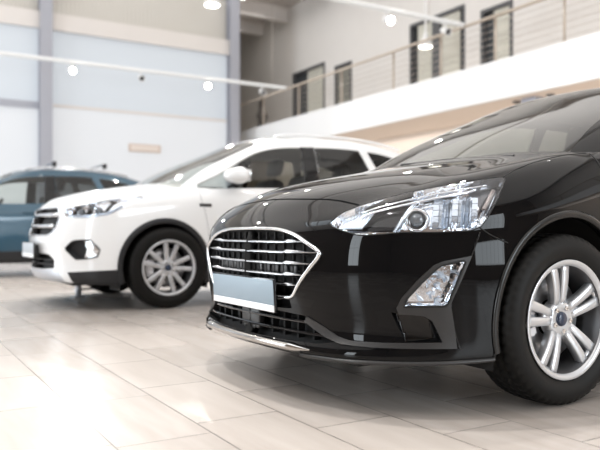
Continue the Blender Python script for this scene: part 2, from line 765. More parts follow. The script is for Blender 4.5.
HOLES = [(9.48, 10.32, 3.1, 5.15, 3), (10.77, 12.54, 3.1, 5.42, 2), (14.86, 15.65, 3.1, 5.10, 4), (16.14, 17.88, 3.1, 5.33, 1)]
wall_with_holes('wall_east', XW, Y0, YA, 2.9, ZC, [h[:4] for h in HOLES], M_wall)
box_obj('wall_under_gallery', (XW, Y0, 0), (XW + .2, YA, 2.9), M_beige, kind='structure')
M_pane = material('blind_pane', (0.42, 0.41, 0.35), 0.25, spec=0.7)
M_slat = material('blind_slat', (0.66, 0.64, 0.56), 0.5)
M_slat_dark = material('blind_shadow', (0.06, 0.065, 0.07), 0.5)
for i, (ya, yb, za, zb, nm) in enumerate(HOLES):
    root = empty('window_%d' % (3 + i), (XW + .05, (ya + yb) / 2, za))
    root['kind'] = 'structure'
    w = (yb - ya) / 2
    h = zb - za
    bm = bmesh.new()
    f = .07
    for lo, hi in (((-.07, -w, 0), (.05, w, f)), ((-.07, -w, h - f), (.05, w, h)), ((-.07, -w, f), (.05, -w + f, h - f)), ((-.07, w - f, f), (.05, w, h - f))):
        add_box(bm, lo, hi)
    if nm == 2:
        add_box(bm, (-.07, -.12, f), (.05, .12, h - f))
    mesh_obj('window_frame', bm, M_frame, root, smooth=False)
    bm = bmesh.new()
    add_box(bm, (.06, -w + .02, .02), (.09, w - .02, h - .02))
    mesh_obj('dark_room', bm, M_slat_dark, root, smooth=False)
    # blind: pale slats, drawn over part of the window
    bm = bmesh.new()
    n = int(h / .085)
    rng = [(-w + f, w - f if nm != 1 else w * .12)] if nm != 2 else [(-w + f + .12, -.14), (.14, w - f - .16)]
    if nm == 3:
        rng = [(-w + f, w * .25)]
    for (a, b_) in rng:
        for k in range(n):
            z = f + (h - 2 * f) * (k + .5) / n
            add_box(bm, (-.012, a, z - .034 if nm != 4 else z - .018), (.0, b_, z + .034 if nm != 4 else z + .018))
    mesh_obj('venetian_blind', bm, M_slat if nm != 4 else M_pane, root, smooth=False)
# gallery: slab with a white fascia, seen from below
box_obj('gallery_slab', (XF + .08, Y0, 2.9), (XW, YA, 3.1), M_beige, kind='structure')
box_obj('gallery_fascia', (XF, Y0, 2.9), (XF + .08, YA, 3.57), M_white, kind='structure')
# roof beams across the hall
for i, y in enumerate((3.4, 9.28, 15.7, 18.2, 19.8)):
    bm = bmesh.new()
    a, b_ = (X0, XW) if i < 3 else (8.45, XW)
    add_box(bm, (a, y - .1, ZC - .42), (b_, y + .1, ZC - .38))
    add_box(bm, (a, y - .1, ZC - .04), (b_, y + .1, ZC))
    add_box(bm, (a, y - .02, ZC - .38), (b_, y + .02, ZC - .04))
    o = mesh_obj('roof_beam', bm, M_beam, smooth=False)
    o['kind'] = 'structure'
# outer walls on the west and south sides with tall shop windows
WEST = ((-1.0, 0.8), (11.0, 15.5))
SOUTH = ((2.4, 7.4),)
wn = 9
for nm, horiz, spans in (('wall_west', False, WEST), ('wall_south', True, SOUTH)):
    bm = bmesh.new()

    def P(b_, a0, a1, z0, z1, th=.2):
        if horiz:
            add_box(b_, (a0, Y0 - th, z0), (a1, Y0, z1))
        else:
            add_box(b_, (X0 - th, a0, z0), (X0, a1, z1))
    a0, a1 = (X0, XW) if horiz else (Y0, YB)
    P(bm, a0, a1, 0, .6)
    P(bm, a0, a1, 4.5, ZC)
    c = a0
    for (p, q) in spans:
        P(bm, c, p, .6, 4.5)
        c = q
    P(bm, c, a1, .6, 4.5)
    mesh_obj(nm, bm, M_wall_dark, smooth=False)['kind'] = 'structure'
    for (p, q) in spans:
        bm = bmesh.new()
        n = max(2, int((q - p) / .8))
        for k in range(n + 1):
            c = p + (q - p - .06) * k / n
            P(bm, c, c + .06, .6, 4.5, .14)
        for z in (.6, 1.9, 3.2, 4.44):
            P(bm, p, q, z, z + .06, .12)
        mesh_obj('window_%d' % wn, bm, M_frame, smooth=False)['kind'] = 'structure'
        wn += 1

bm = bmesh.new()  # bars under the added skylight source; the ceiling has no opening here
for k in range(6):
    add_box(bm, (-3.83 + k * .56, 3.85, ZC - .22), (-3.77 + k * .56, 9.95, ZC - .13))
for k in range(5):
    add_box(bm, (-3.83, 3.85 + k * 1.51, ZC - .215), (-.97, 3.91 + k * 1.51, ZC - .135))
mesh_obj('window_20', bm, M_frame, smooth=False)['kind'] = 'structure'
# gallery railing: handrail, posts and wires
rail = empty('gallery_railing', (XF + .04, 0, 3.57))
tag(rail, 'long slim handrail with posts and horizontal wires on top of the white gallery edge', 'railing')
bm = bmesh.new()
add_tube(bm, [(0, Y0 + .1, .78), (0, YA - .1, .78)], .028, 10)
mesh_obj('handrail', bm, M_rail, rail)
for y in (-5.5, -3.5, -1.5, .5, 2.5, 4.4, 5.75, 7.14, 8.55, 9.91, 11.32, 13.2, 15.1, 16.98, 18.9, 20.8):
    bm = bmesh.new()
    add_tube(bm, [(0, y, 0), (0, y, .77)], .022, 8)
    add_box(bm, (-.035, y - .05, -.001), (.035, y + .05, .012))
    mesh_obj('post', bm, M_rail, rail)
M_wire = material('rail_wire', (0.5, 0.45, 0.40), 0.35, 0.7)
for k in range(6):
    bm = bmesh.new()
    z = .08 + k * .115
    add_tube(bm, [(0, Y0 + .1, z), (0, YA - .1, z)], .005, 6)
    mesh_obj('wire', bm, M_wire, rail)

# lighting tubes across the hall with little spotlights
TUBES = ((2.9, 'unseen lighting tube added above the black car for its spotlights'), (9.28, 'pale lighting tube reaching the gallery rail beside the double window'),  # first tube is unseen, added to carry the spotlights over the black car
         (15.7, 'long pale lighting tube crossing in front of the tall rear wall panels'))
for y, lab in TUBES:
    t = empty('lighting_tube', (0, y, 4.37))
    tag(t, lab, 'lighting tube', 'lighting tubes across the hall')
    bm = bmesh.new()
    add_tube(bm, [(X0 + .05, 0, 0), (8.99, 0, 0)], .045, 12)
    mesh_obj('tube', bm, M_pipe, t)
    for x in (-6.0, -1.0, 4.2, 8.2) if y != 15.7 else (-6.0, 8.6):
        bm = bmesh.new()
        add_tube(bm, [(x, 0, .04), (x, 0, ZC - 4.37 - .44 if y != 2.9 else ZC - 4.37 - .002)], .006, 6)
        mesh_obj('suspension_wire', bm, M_wire, t)


def spotlight(x, y, lit, label, cls='spotlights on the lighting tubes', ang=0.0, tilt=24):
    s = empty('spotlight', (x, y, 4.325))
    tag(s, label, 'spotlight', cls)
    bm = bmesh.new()
    add_tube(bm, [(0, 0, 0), (0, 0, -.07)], .014, 8)
    add_box(bm, (-.05, -.025, -.012), (.05, .025, .004))
    mesh_obj('bracket', bm, M_pipe, s)
    bm = bmesh.new()
    Mr = Matrix.Translation((0, 0, -.12)) @ Matrix.Rotation(ang, 4, 'Z') @ Matrix.Rotation(math.radians(tilt), 4, 'X')
    prof = [(.09, .0), (.09, .045), (.06, .052), (-.05, .06), (-.10, .075), (-.10, .068), (-.075, .055), (-.07, .0)]
    add_lathe_y(bm, prof, 24)
    bmesh.ops.remove_doubles(bm, verts=bm.verts[:], dist=1e-4)
    bmesh.ops.transform(bm, matrix=Mr, verts=bm.verts[:])
    mesh_obj('housing', bm, M_pipe, s, auto=40)
    bm = bmesh.new()
    add_lathe_y(bm, [(-.078, .0001), (-.090, .03), (-.085, .054)], 24)
    bmesh.ops.transform(bm, matrix=Mr, verts=bm.verts[:])
    mesh_obj('bulb', bm, (M_lampon if tilt < 40 else M_lampsoft) if lit else M_frame, s)
    if lit and y > 0:
        l = bpy.data.lights.new('spot_lamp', 'SPOT')
        l.energy = 160 if tilt < 40 else 270
        l.spot_size = math.radians(95)
        l.spot_blend = .6
        l.shadow_soft_size = .05
        l.color = (1.0, .97, .93)
        lo = bpy.data.objects.new('spot_lamp', l)
        lo.parent = s
        lo.matrix_local = Mr @ Matrix.Translation((0, -.13, 0)) @ Matrix.Rotation(math.radians(-90), 4, 'X')
        SC.collection.objects.link(lo)
    return s


for x, lit, lab in ((3.61, 1, 'lit spotlight on the rear tube, the one closest to the grey column at left'),
                    (5.16, 0, 'unlit spotlight between the two glowing ones on the rear tube'),
                    (6.80, 1, 'lit spotlight on the rear tube just left of the corner column'),
                    (8.31, 0, 'pale unlit spotlight at the far end of the rear tube by the gallery railing')):
    spotlight(x, 15.7, lit, lab)
spotlight(7.29, 9.28, 1, 'bright lit spotlight near the top edge of the picture before the gallery')
spotlight(8.57, 9.28, 0, 'pale unlit spotlight hanging beside the double gallery window')
for i, x in enumerate((-4.5, -2.6, -.6, 1.2, 2.9, 5.0)):  # unseen spots added to light the hall and dot the black bonnet
    spotlight(x, 2.9 if i != 9 else 9.28, 1, 'unseen lit spotlight added above the black hatchback, mirrored as a dot in its bonnet', 'added unseen spotlights above the black car', ang=.3 * i, tilt=68)
for i, x in enumerate((-4.5, -2.2, .2, 2.4, 4.6)):  # unseen spots added to help light the hall
    spotlight(x, 9.28, 1, 'unseen lit spotlight added on the tube above the white car to light the hall', 'added unseen spotlights above the white car', ang=-.25 * i, tilt=64)


def pendant(x, y, z, r, label):
    s = empty('pendant_lamp', (x, y, z))
    tag(s, label, 'lamp')
    bm = bmesh.new()
    prof = [(0, r * .9), (.03, r), (.12, r * .8), (.2, r * .35), (.3, r * .3), (.3, .001)]
    rings = add_lathe_y(bm, prof, 28)
    bmesh.ops.transform(bm, matrix=Matrix.Rotation(PI / 2, 4, 'X'), verts=bm.verts[:])
    mesh_obj('lamp_shade', bm, M_pipe, s, auto=40)
    bm = bmesh.new()
    add_lathe_y(bm, [(-.02, .001), (-.012, r * .6), (.012, r * .88)], 28)
    bmesh.ops.transform(bm, matrix=Matrix.Rotation(PI / 2, 4, 'X'), verts=bm.verts[:])
    mesh_obj('diffuser', bm, M_lamppend, s)
    bm = bmesh.new()
    add_tube(bm, [(0, 0, .3), (0, 0, ZC - z)], .02, 8)
    mesh_obj('rod', bm, M_pipe, s)
    return s


pendant(7.05, 15.95, 6.25, .20, 'round hanging lamp glowing near the top of the corner column')
pendant(9.75, 11.15, 4.5, .15, 'small glowing lamp added in place of a reflection in the double gallery window')  # a reflection in the window pane, built as an added hanging lamp

# small things on the rear wall and the gallery
sg = empty('wall_sign', (5.85, YB, 2.80))
tag(sg, 'small beige rectangular sign on the white rear wall above the blue car', 'sign')
bm = bmesh.new()
add_box(bm, (-.42, -.035, -.10), (.42, 0, .10), bevel=.008)
mesh_obj('sign_board', bm, material('sign_beige', (0.62, 0.50, 0.42), .5), sg, smooth=False)
bm = bmesh.new()
add_box(bm, (-.37, -.042, -.065), (.37, -.033, .065))
mesh_obj('sign_face', bm, material('sign_face', (0.80, 0.72, 0.66), .4), sg, smooth=False)

bn = empty('folded_parasol', (9.62, 18.2, 3.10))
tag(bn, 'dark narrow folded parasol standing on the gallery beside the corner column', 'parasol')
bm = bmesh.new()
add_tube(bm, [(0, 0, .30), (0, 0, .55), (.02, 0, .95), (0, .01, 1.3), (0, 0, 1.55)], [.10, .15, .17, .10, .03], 12)
mesh_obj('canopy', bm, M_dark, bn)
bm = bmesh.new()
add_tube(bm, [(0, 0, .04), (0, 0, 1.62)], .022, 8)
mesh_obj('pole', bm, M_dark, bn)
bm = bmesh.new()
add_tube(bm, [(0, 0, 0), (0, 0, .05)], .22, 20)
mesh_obj('base', bm, M_dark, bn, auto=40)
# box lamp and two sprinkler heads under the gallery
cl = empty('soffit_lamp', (9.42, 8.07, 2.9))
tag(cl, 'small blue-grey square fitting under the white gallery edge above the windscreen', 'light fitting')
bm = bmesh.new()
add_box(bm, (-.13, -.15, -.17), (.13, .15, 0), bevel=.015)
mesh_obj('housing', bm, material('fitting_grey', (.45, .48, .56), .4), cl, auto=30)
bm = bmesh.new()
add_box(bm, (-.10, -.12, -.178), (.10, .12, -.168), bevel=.004)
mesh_obj('diffuser', bm, material('fitting_white', (.75, .80, .90), .4), cl, auto=30)
for y_, lab in ((8.42, 'tiny dark ceiling spot left of the square fitting under the gallery'), (7.71, 'tiny dark ceiling spot right of the square fitting under the gallery')):
    s_ = empty('downlight', (9.42, y_, 2.9))
    tag(s_, lab, 'downlight')
    bm = bmesh.new()
    add_tube(bm, [(0, 0, 0), (0, 0, -.03)], [.07, .06], 20)
    mesh_obj('trim_ring', bm, M_frame, s_, auto=40)
    bm = bmesh.new()
    add_tube(bm, [(0, 0, -.028), (0, 0, -.034)], .045, 20)
    mesh_obj('reflector', bm, M_dark, s_, auto=40)

# ------------------------------------------------------------------ car materials
M_black = material('black_paint', (0.004, 0.004, 0.0045), 0.12, coat=1.0, coat_rough=0.0, spec=0.0)
M_black.node_tree.nodes['Principled BSDF'].inputs['Coat IOR'].default_value = 1.29
M_gloss_black = material('gloss_black_plastic', (0.006, 0.006, 0.007), 0.08, spec=0.5)
M_trim = material('black_trim', (0.022, 0.022, 0.024), 0.42, spec=0.35, bump=(600, .15, .0004))
M_bezel = material('grey_bezel', (0.026, 0.025, 0.025), 0.38, bump=(700, .1, .0003))
M_cavity = material('cavity_black', (0.006, 0.006, 0.006), 0.7)
M_chrome = material('chrome', (0.86, 0.87, 0.88), 0.07, 1.0)
M_satin = material('satin_chrome', (0.60, 0.61, 0.63), 0.24, 1.0)
M_plate = material('plate_grey_blue', (0.27, 0.345, 0.41), 0.45)
M_plate_white = material('plate_white', (0.86, 0.88, 0.90), 0.4)
M_rubber = material('tyre_rubber', (0.009, 0.0085, 0.008), 0.55, spec=0.2)
M_alloy = material('alloy_silver', (0.58, 0.59, 0.61), 0.28, 0.6, coat=0.5, coat_rough=.1)
M_alloy_dark = material('alloy_barrel', (0.10, 0.10, 0.105), 0.45, 0.6)
M_disc = material('brake_steel', (0.6, 0.6, 0.61), 0.35, 0.7)
M_caliper = material('caliper_grey', (0.70, 0.70, 0.72), 0.45, 0.4)
M_blue_cap = material('cap_blue', (0.006, 0.018, 0.05), 0.3, coat=.5)
M_glass = glass_mat('window_glass', (0.80, 0.83, 0.81))
M_glass_dark = glass_mat('privacy_glass', (0.32, 0.34, 0.34))
M_lens = glass_mat('lamp_lens', (0.97, 0.98, 1.0), ior=1.5)
M_seat = material('seat_fabric', (0.03, 0.03, 0.033), 0.8, noise=(40, .3))
M_dash = material('dash_plastic', (0.035, 0.035, 0.038), 0.6)
M_lining = material('light_lining', (0.38, 0.37, 0.35), 0.8)
M_pillar_grey = material('pillar_lining', (0.42, 0.40, 0.38), 0.7)
M_refl = material('reflector_chrome', (0.90, 0.93, 0.97), 0.06, 1.0, bump=(45, .5, .004))
M_white_paint = material('white_paint', (0.90, 0.905, 0.91), 0.3, coat=1.0, coat_rough=0.03)
M_blue_paint = material('blue_paint', (0.028, 0.080, 0.125), 0.3, 0.35, coat=1.0, coat_rough=0.03)
M_amber = material('amber', (0.7, 0.25, 0.05), 0.3)
M_satin_bright = material('bright_chrome', (0.66, 0.67, 0.68), 0.12, 1.0)
M_dark_chrome = material('splitter_chrome', (0.42, 0.40, 0.38), 0.10, 1.0)
M_flare = material('arch_black', (0.008, 0.008, 0.008), 0.22, spec=0.5)
M_tail = material('tail_red', (0.25, 0.01, 0.01), 0.15, coat=1)
M_skid = material('skid_silver', (0.50, 0.52, 0.56), 0.35, 0.4)
M_plate_grey = material('plate_grey', (0.50, 0.54, 0.58), 0.4)
M_gap = material('gap_grey', (0.5, 0.51, 0.52), 0.6)
M_glass_front = glass_mat('windscreen_glass', (0.34, 0.38, 0.36), ior=1.75)

# ------------------------------------------------------------------ wheels
def tyre_mesh(R, rim, W, tread=True):
    """outer face towards -y"""
    bm = bmesh.new()
    h = W / 2
    prof = [(-h * .80, rim - .004), (-h * .90, rim + .008), (-h * 1.0, rim + (R - rim) * .30), (-h * 1.035, rim + (R - rim) * .48),
            (-h * 1.02, rim + (R - rim) * .66), (-h * .95, R - .022), (-h * .90, R - .011), (-h * .80, R - .004), (-h * .62, R - .0005)]
    for y in (-.30, -.30, 0.02, .02, .30):
        pass
    g = .007
    ym = [(-h * .42, R), (-h * .40, R - g), (-h * .34, R - g), (-h * .32, R + .001), (-h * .06, R + .001), (-h * .04, R - g), (h * .04, R - g), (h * .06, R + .001),
          (h * .32, R + .001), (h * .34, R - g), (h * .40, R - g), (h * .42, R)]
    prof = prof + ym + [(-y, r) for (y, r) in reversed(prof)]
    seg = 216
    rings = add_lathe_y(bm, prof, seg)
    if tread:  # lateral sipes cut into the shoulders and blocks
        for ri in list(range(6, 10)) + [12, 13, 16, 17] + list(range(20, 24)):
            for k, v in enumerate(rings[ri]):
                if (k + (ri // 2) % 2 * 2) % 4 == 0:
                    d = Vector((v.co.x, 0, v.co.z)).normalized()
                    v.co -= d * .0075
    return bm


def spoke_bar(bm, a0, r0, r1, t0, t1, w0, w1, y0, y1, th0, th1, slant=0.0, nseg=6, mat=0):
    """a tapered bar from radius r0 to r1, tangential offset t0 -> t1, half width w0 -> w1; face at y0 -> y1"""
    ca, sa = math.cos(a0), math.sin(a0)
    prev = None
    for i in range(nseg + 1):
        s = i / nseg
        r = r0 + (r1 - r0) * s
        t = t0 + (t1 - t0) * (s ** 1.15)
        w = w0 + (w1 - w0) * s
        yf = y0 + (y1 - y0) * s - .006 * math.sin(s * PI)
        th = th0 + (th1 - th0) * s
        pts = []
        for (tt, yy) in ((-w, yf + th), (-w * 1.0, yf + .004), (-w * .84, yf), (w * .84, yf), (w * 1.0, yf + .004), (w, yf + th)):
            x = r * ca - (t + tt) * sa
            z = r * sa + (t + tt) * ca
            pts.append(bm.verts.new((x, yy, z)))
        if prev:
            for k in range(6):
                bm.faces.new((prev[k], pts[k], pts[(k + 1) % 6], prev[(k + 1) % 6])).material_index = mat
        else:
            bm.faces.new(pts).material_index = mat
        prev = pts
    bm.faces.new(list(reversed(prev))).material_index = mat


def make_wheel(parent, loc, R, rim, W, style, hero=True, side=-1, phase=0.0):
    """wheel > tyre, brake disc, caliper, hub cap, nuts.  side -1: outer face towards -y"""
    h = W / 2
    bm = bmesh.new()
    # rim lip, barrel
    lip = rim + .004
    prof = [(-h * .86, rim - .006), (-h * .93, lip), (-h * .95, lip - .003), (-h * .93, rim - .012), (-h * .84, rim - .020), (-h * .55, rim - .028),
            (h * .2, rim - .034), (h * .8, rim - .02), (h * .92, rim), (h * .8, rim + .0), (h * .2, rim - .022), (-h * .5, rim - .014)]
    rr_ = add_lathe_y(bm, prof, 96, closed=True)
    deep = {v for r_ in rr_[4:] for v in r_}
    for f in bm.faces:
        if all(v in deep for v in f.verts):
            f.material_index = 1
    yf = -h * .80
    if style == 'focus':
        for k in range(5):
            a = phase + 2 * PI * k / 5
            for s in (-1, 1):
                spoke_bar(bm, a, .050, rim - .012, s * .0155, s * .034, .0142, .0195, yf + .020, yf + .002, .034, .030)
            # web joining the pair near the hub and at the rim
            spoke_bar(bm, a, .040, .105, 0, 0, .027, .020, yf + .030, yf + .022, .026, .022)
            spoke_bar(bm, a, rim - .030, rim - .010, 0, 0, .028, .032, yf + .012, yf + .010, .02, .02, nseg=2)
    else:
        for k in range(5):
            a = phase + 2 * PI * k / 5
            for s in (-1, 1):
                spoke_bar(bm, a, .045, rim - .010, s * .019, s * .058, .0165, .0205, yf + .026, yf + .006, .034, .028)
            spoke_bar(bm, a, .040, .095, 0, 0, .028, .022, yf + .032, yf + .026, .026, .022)
    add_lathe_y(bm, [(yf + .035, .0005), (yf + .024, .018), (yf + .019, .036), (yf + .019, .062), (yf + .026, .070), (yf + .06, .072)], 40)
    wheel = mesh_obj('wheel', bm, [M_alloy, M_alloy_dark], parent, auto=35)
    wheel.location = loc
    if side > 0:
        wheel.rotation_euler = (0, 0, PI)
    ty = mesh_obj('tyre', tyre_mesh(R, rim, W), M_rubber, wheel, auto=28)
    bm = bmesh.new()
    dr = rim * .72
    add_lathe_y(bm, [(-.005, .07), (-.006, dr), (.018, dr), (.018, .07)], 64, closed=True)
    mesh_obj('brake_disc', bm, M_disc, wheel, auto=30)
    bm = bmesh.new()
    ca = PI + .1
    for j in range(10):
        pass
    # caliper: an arc block over the disc, towards the front of the car
    sec = []
    for j in range(9):
        a = PI - .42 + .84 * j / 8
        sec.append([bm.verts.new((r * math.cos(a), y, r * math.sin(a))) for (r, y) in ((dr * .72, -.035), (dr * 1.10, -.035), (dr * 1.14, .03), (dr * .72, .03))])
    for j in range(8):
        for q in range(4):
            bm.faces.new((sec[j][q], sec[j + 1][q], sec[j + 1][(q + 1) % 4], sec[j][(q + 1) % 4]))
    bm.faces.new(sec[0]); bm.faces.new(list(reversed(sec[-1])))
    for dz in (-.04, .04):
        add_lathe_y(bm, [(-.05, .0005), (-.05, .016), (-.034, .018)], 16, cx=-dr * .9, cz=dz)
    bmesh.ops.recalc_face_normals(bm, faces=bm.faces[:])
    mesh_obj('brake_caliper', bm, M_caliper, wheel, auto=30)
    bm = bmesh.new()
    add_lathe_y(bm, [(yf + .010, .0005), (yf + .011, .020), (yf + .014, .026), (yf + .022, .028)], 32)
    mesh_obj('centre_cap', bm, M_blue_cap, wheel, auto=40)
    if hero or True:
        for k in range(5):
            a = phase + 2 * PI * (k + .5) / 5
            bm = bmesh.new()
            add_lathe_y(bm, [(yf + .012, .0005), (yf + .011, .0085), (yf + .013, .011), (yf + .03, .0115)], 6 if hero else 6, cx=.046 * math.cos(a), cz=.046 * math.sin(a))
            mesh_obj('wheel_nut', bm, M_chrome, wheel, smooth=False)
    return wheel


# ------------------------------------------------------------------ car bodies
def build_rows(front, side_x, side_y, rear, rows):
    """front / rear: plan points (x, y); rows: dicts zf, zs(x) , zr, dx (front set-back), dy (tumble-in), dxr"""
    out = []
    plan = list(front) + list(zip(side_x, side_y)) + list(rear)
    nf, nr = len(front), len(rear)
    Ltot = plan[-1][0]
    xs0, xs1 = side_x[0], side_x[-1]
    for rw in rows:
        row = []
        for c, (x, y) in enumerate(plan):
            wf = max(0.0, 1 - x / xs0) ** .8 if x < xs0 else 0.0
            wr = max(0.0, (x - xs1) / (Ltot - xs1)) ** .8 if x > xs1 else 0.0
            ws = 1 - max(wf, wr)
            zs = rw['zs'](x) if callable(rw['zs']) else rw['zs']
            z = zs * (1 - wf - wr) + rw['zf'] * wf + rw['zr'] * wr
            xx = x + rw.get('dx', 0) * wf - rw.get('dxr', 0) * wr
            yy = y - rw.get('dy', 0) * ws * min(1.0, y / .5)
            if 'dye' in rw:
                yy -= rw['dye'](x) * ws
            row.append((xx, yy, z))
        out.append(row)
    return out


def arch_poly(cx, cz, r, n=40, zb=-.1, rx=None):
    rx = rx or r
    P = [(cx - rx, zb)]
    for k in range(n + 1):
        a = PI - PI * k / n
        P.append((cx + rx * math.cos(a), cz + r * math.sin(a)))
    P.append((cx + rx, zb))
    return P


def wheel_liner(cx, cz, r, yo, yi, rx=None, name='wheel_arch_liner'):
    """dark half-drum behind the arch opening: sheet metal with depth"""
    rx = rx or r
    bm = bmesh.new()
    P = [(cx + rx * math.cos(PI - PI * k / 32), cz + r * math.sin(PI - PI * k / 32)) for k in range(33)]
    P = [(P[0][0], .16)] + P + [(P[-1][0], .16)]
    o = [bm.verts.new((x, yo, z)) for x, z in P]
    i = [bm.verts.new((x, yi, z)) for x, z in P]
    for k in range(len(P) - 1):
        bm.faces.new((o[k], o[k + 1], i[k + 1], i[k]))
    bm.faces.new(i)
    return bm


def seat_mesh(x, y, z):
    bm = bmesh.new()
    Mx = Matrix.Translation((x, y, z))
    add_box(bm, (-.02, -.25, 0), (.50, .25, .16), bevel=.05, seg=3, M=Mx)
    Mb = Mx @ Matrix.Translation((.46, 0, .08)) @ Matrix.Rotation(math.radians(18), 4, 'Y')
    add_box(bm, (-.06, -.24, 0), (.09, .24, .60), bevel=.06, seg=3, M=Mb)
    add_box(bm, (-.03, -.13, .66), (.07, .13, .86), bevel=.045, seg=3, M=Mb)
    for s in (-.06, .06):
        add_tube(bm, [Mb @ Vector((.02, s, .58)), Mb @ Vector((.02, s, .70))], .008, 6)
    return bm


def tube_on(bm, pts, r, mat=0, seg=6):
    add_tube(bm, pts, r, seg, mat=mat)

DU, DV = Vector((1, -1, 0)).normalized(), Vector((0, 0, 1))     # diagonal view of the near front corner
SU, SV = Vector((1, 0, 0)), Vector((0, 0, 1))                   # side view
FU, FV = Vector((0, 1, 0)), Vector((0, 0, 1))                   # front view
DD = Vector((1, 1, 0)).normalized()


def smooth_poly(pts, n=3):
    """closed polygon rounded with a Catmull-Rom spline"""
    P = [Vector((p[0], p[1], 0)) for p in pts]
    out = []
    m = len(P)
    for i in range(m):
        p0, p1, p2, p3 = P[i - 1], P[i], P[(i + 1) % m], P[(i + 2) % m]
        for k in range(n):
            t = k / n
            q = 0.5 * ((2 * p1) + (p2 - p0) * t + (2 * p0 - 5 * p1 + 4 * p2 - p3) * t * t + (3 * p1 - p0 - 3 * p2 + p3) * t ** 3)
            out.append((q.x, q.y))
    return out


class Skin:
    """ray and nearest-point look-up on the near half of a body"""

    def __init__(self, bm):
        self.b = BVHTree.FromBMesh(bm)

    def diag(self, u, z, off=0.0):
        o = DU * u + DV * z - DD * 3.0
        h = self.b.ray_cast(o, DD)
        if h[0] is None:
            h = self.b.find_nearest(DU * u + DV * z + DD * .3)
        return h[0] + self.out(h[1]) * off

    def front(self, y, z, off=0.0):
        h = self.b.ray_cast(Vector((-2, -abs(y) - 1e-4, z)), Vector((1, 0, 0)))
        if h[0] is None:
            h = self.b.find_nearest(Vector((0, -abs(y), z)))
        p = h[0].copy()
        p.x -= off
        if y > 0:
            p.y = -p.y
        return p

    def side(self, x, z, off=0.0):
        h = self.b.ray_cast(Vector((x, -3, z)), Vector((0, 1, 0)))
        if h[0] is None:
            h = self.b.find_nearest(Vector((x, -.9, z)))
        return h[0] + Vector((0, -off, 0))

    def near(self, p, off=0.0):
        h = self.b.find_nearest(Vector(p))
        return h[0] + self.out(h[1]) * off

    def nrm(self, p):
        return self.out(self.b.find_nearest(Vector(p))[1])

    @staticmethod
    def out(n):
        n = n.copy()
        if n.dot(Vector((-.5, -1, .5))) < 0:
            n = -n
        return n


def seam(name, pts, skin, parent, mat, r=.0022, both=True, dens=6):
    bm = bmesh.new()
    P = [skin.near(p, 0.0003) for p in catmull(pts, dens)]
    add_tube(bm, P, r, 6)
    if both and all(abs(p[1]) > .01 for p in pts):
        mesh_obj(name, mirrored(bm), mat, parent)
    elif both:
        mirrored(bm, True)
    return mesh_obj(name, bm, mat, parent)


def offset_along_normals(bm, d):
    bm.normal_update()
    ns = {v: v.normal.copy() for v in bm.verts}
    for v in bm.verts:
        v.co += ns[v] * d


def thicken(bm, out_, in_):
    """solid slab from a patch: front moved out, back moved in, rim closed (normals must face outwards)"""
    orient_out(bm)
    bm.normal_update()
    ns = {v: v.normal.copy() for v in bm.verts}
    base = {v: v.co.copy() for v in bm.verts}
    rim = [(e.verts[0], e.verts[1]) for e in bm.edges if len(e.link_faces) == 1]
    fs = bm.faces[:]
    bk = {v: bm.verts.new(base[v] - ns[v] * in_) for v in list(base)}
    for v in base:
        v.co = base[v] + ns[v] * out_
    for f in fs:
        bm.faces.new([bk[v] for v in reversed(f.verts)])
    for a, b in rim:
        try:
            bm.faces.new((a, b, bk[b], bk[a]))
        except ValueError:
            pass
    bmesh.ops.recalc_face_normals(bm, faces=bm.faces[:])


def orient_out(bm):
    c = Vector((2.2, 0, .75))
    s = 0
    bm.normal_update()
    for f in bm.faces:
        m = f.calc_center_median()
        d = Vector((m.x - 2.2, m.y * 2.2, (m.z - .6) * 2))
        s += f.normal.dot(d) * f.calc_area()
    if s < 0:
        bmesh.ops.reverse_faces(bm, faces=bm.faces[:])
    bm.normal_update()


def dress_greenhouse(gh, car, P, paint, glass_front, glass_side, glass_rear, lining):
    """cut the glazing out of the near half of the cabin shell and build it on both sides"""
    skin = Skin(gh)
    fr = cookie(gh, P['screen'], FU, FV, ok=lambda c: c.x < P['screen_x'])
    ws = split_off(gh, fr)
    sides = []
    for nm, poly in P['sides']:
        f = cookie(gh, smooth_poly(poly, 3), SU, SV, ok=lambda c: abs(c.y) > .42)
        sides.append((nm, split_off(gh, f)))
    for poly in P.get('pillars', ()):
        b = split_off(gh, cookie(gh, poly, SU, SV, ok=lambda c: abs(c.y) > .42))
        thicken(b, .001, .012)
        mesh_obj('pillar_trim', mirrored(b), M_gloss_black, car)
        mesh_obj('pillar_trim', b, M_gloss_black, car)
    rr = split_off(gh, cookie(gh, P['rear'], FU, FV, ok=lambda c: c.x > P['rear_x']))
    orient_out(ws); orient_out(rr)
    mesh_obj('windscreen', mirrored(ws, True), glass_front, car)
    mesh_obj('rear_window', mirrored(rr, True), glass_rear, car)
    for nm, b in sides:
        orient_out(b)
        m = mirrored(b)
        g = glass_front if nm == 'front_side_window' else glass_side
        mesh_obj(nm, b, g, car)
        mesh_obj(nm, m, g, car)
    orient_out(gh)
    inner = gh.copy()
    offset_along_normals(inner, -.018)
    bmesh.ops.reverse_faces(inner, faces=inner.faces[:])
    mesh_obj('headlining', mirrored(inner, True), lining, car)
    mesh_obj('roof', mirrored(gh, True), paint, car)
    return skin


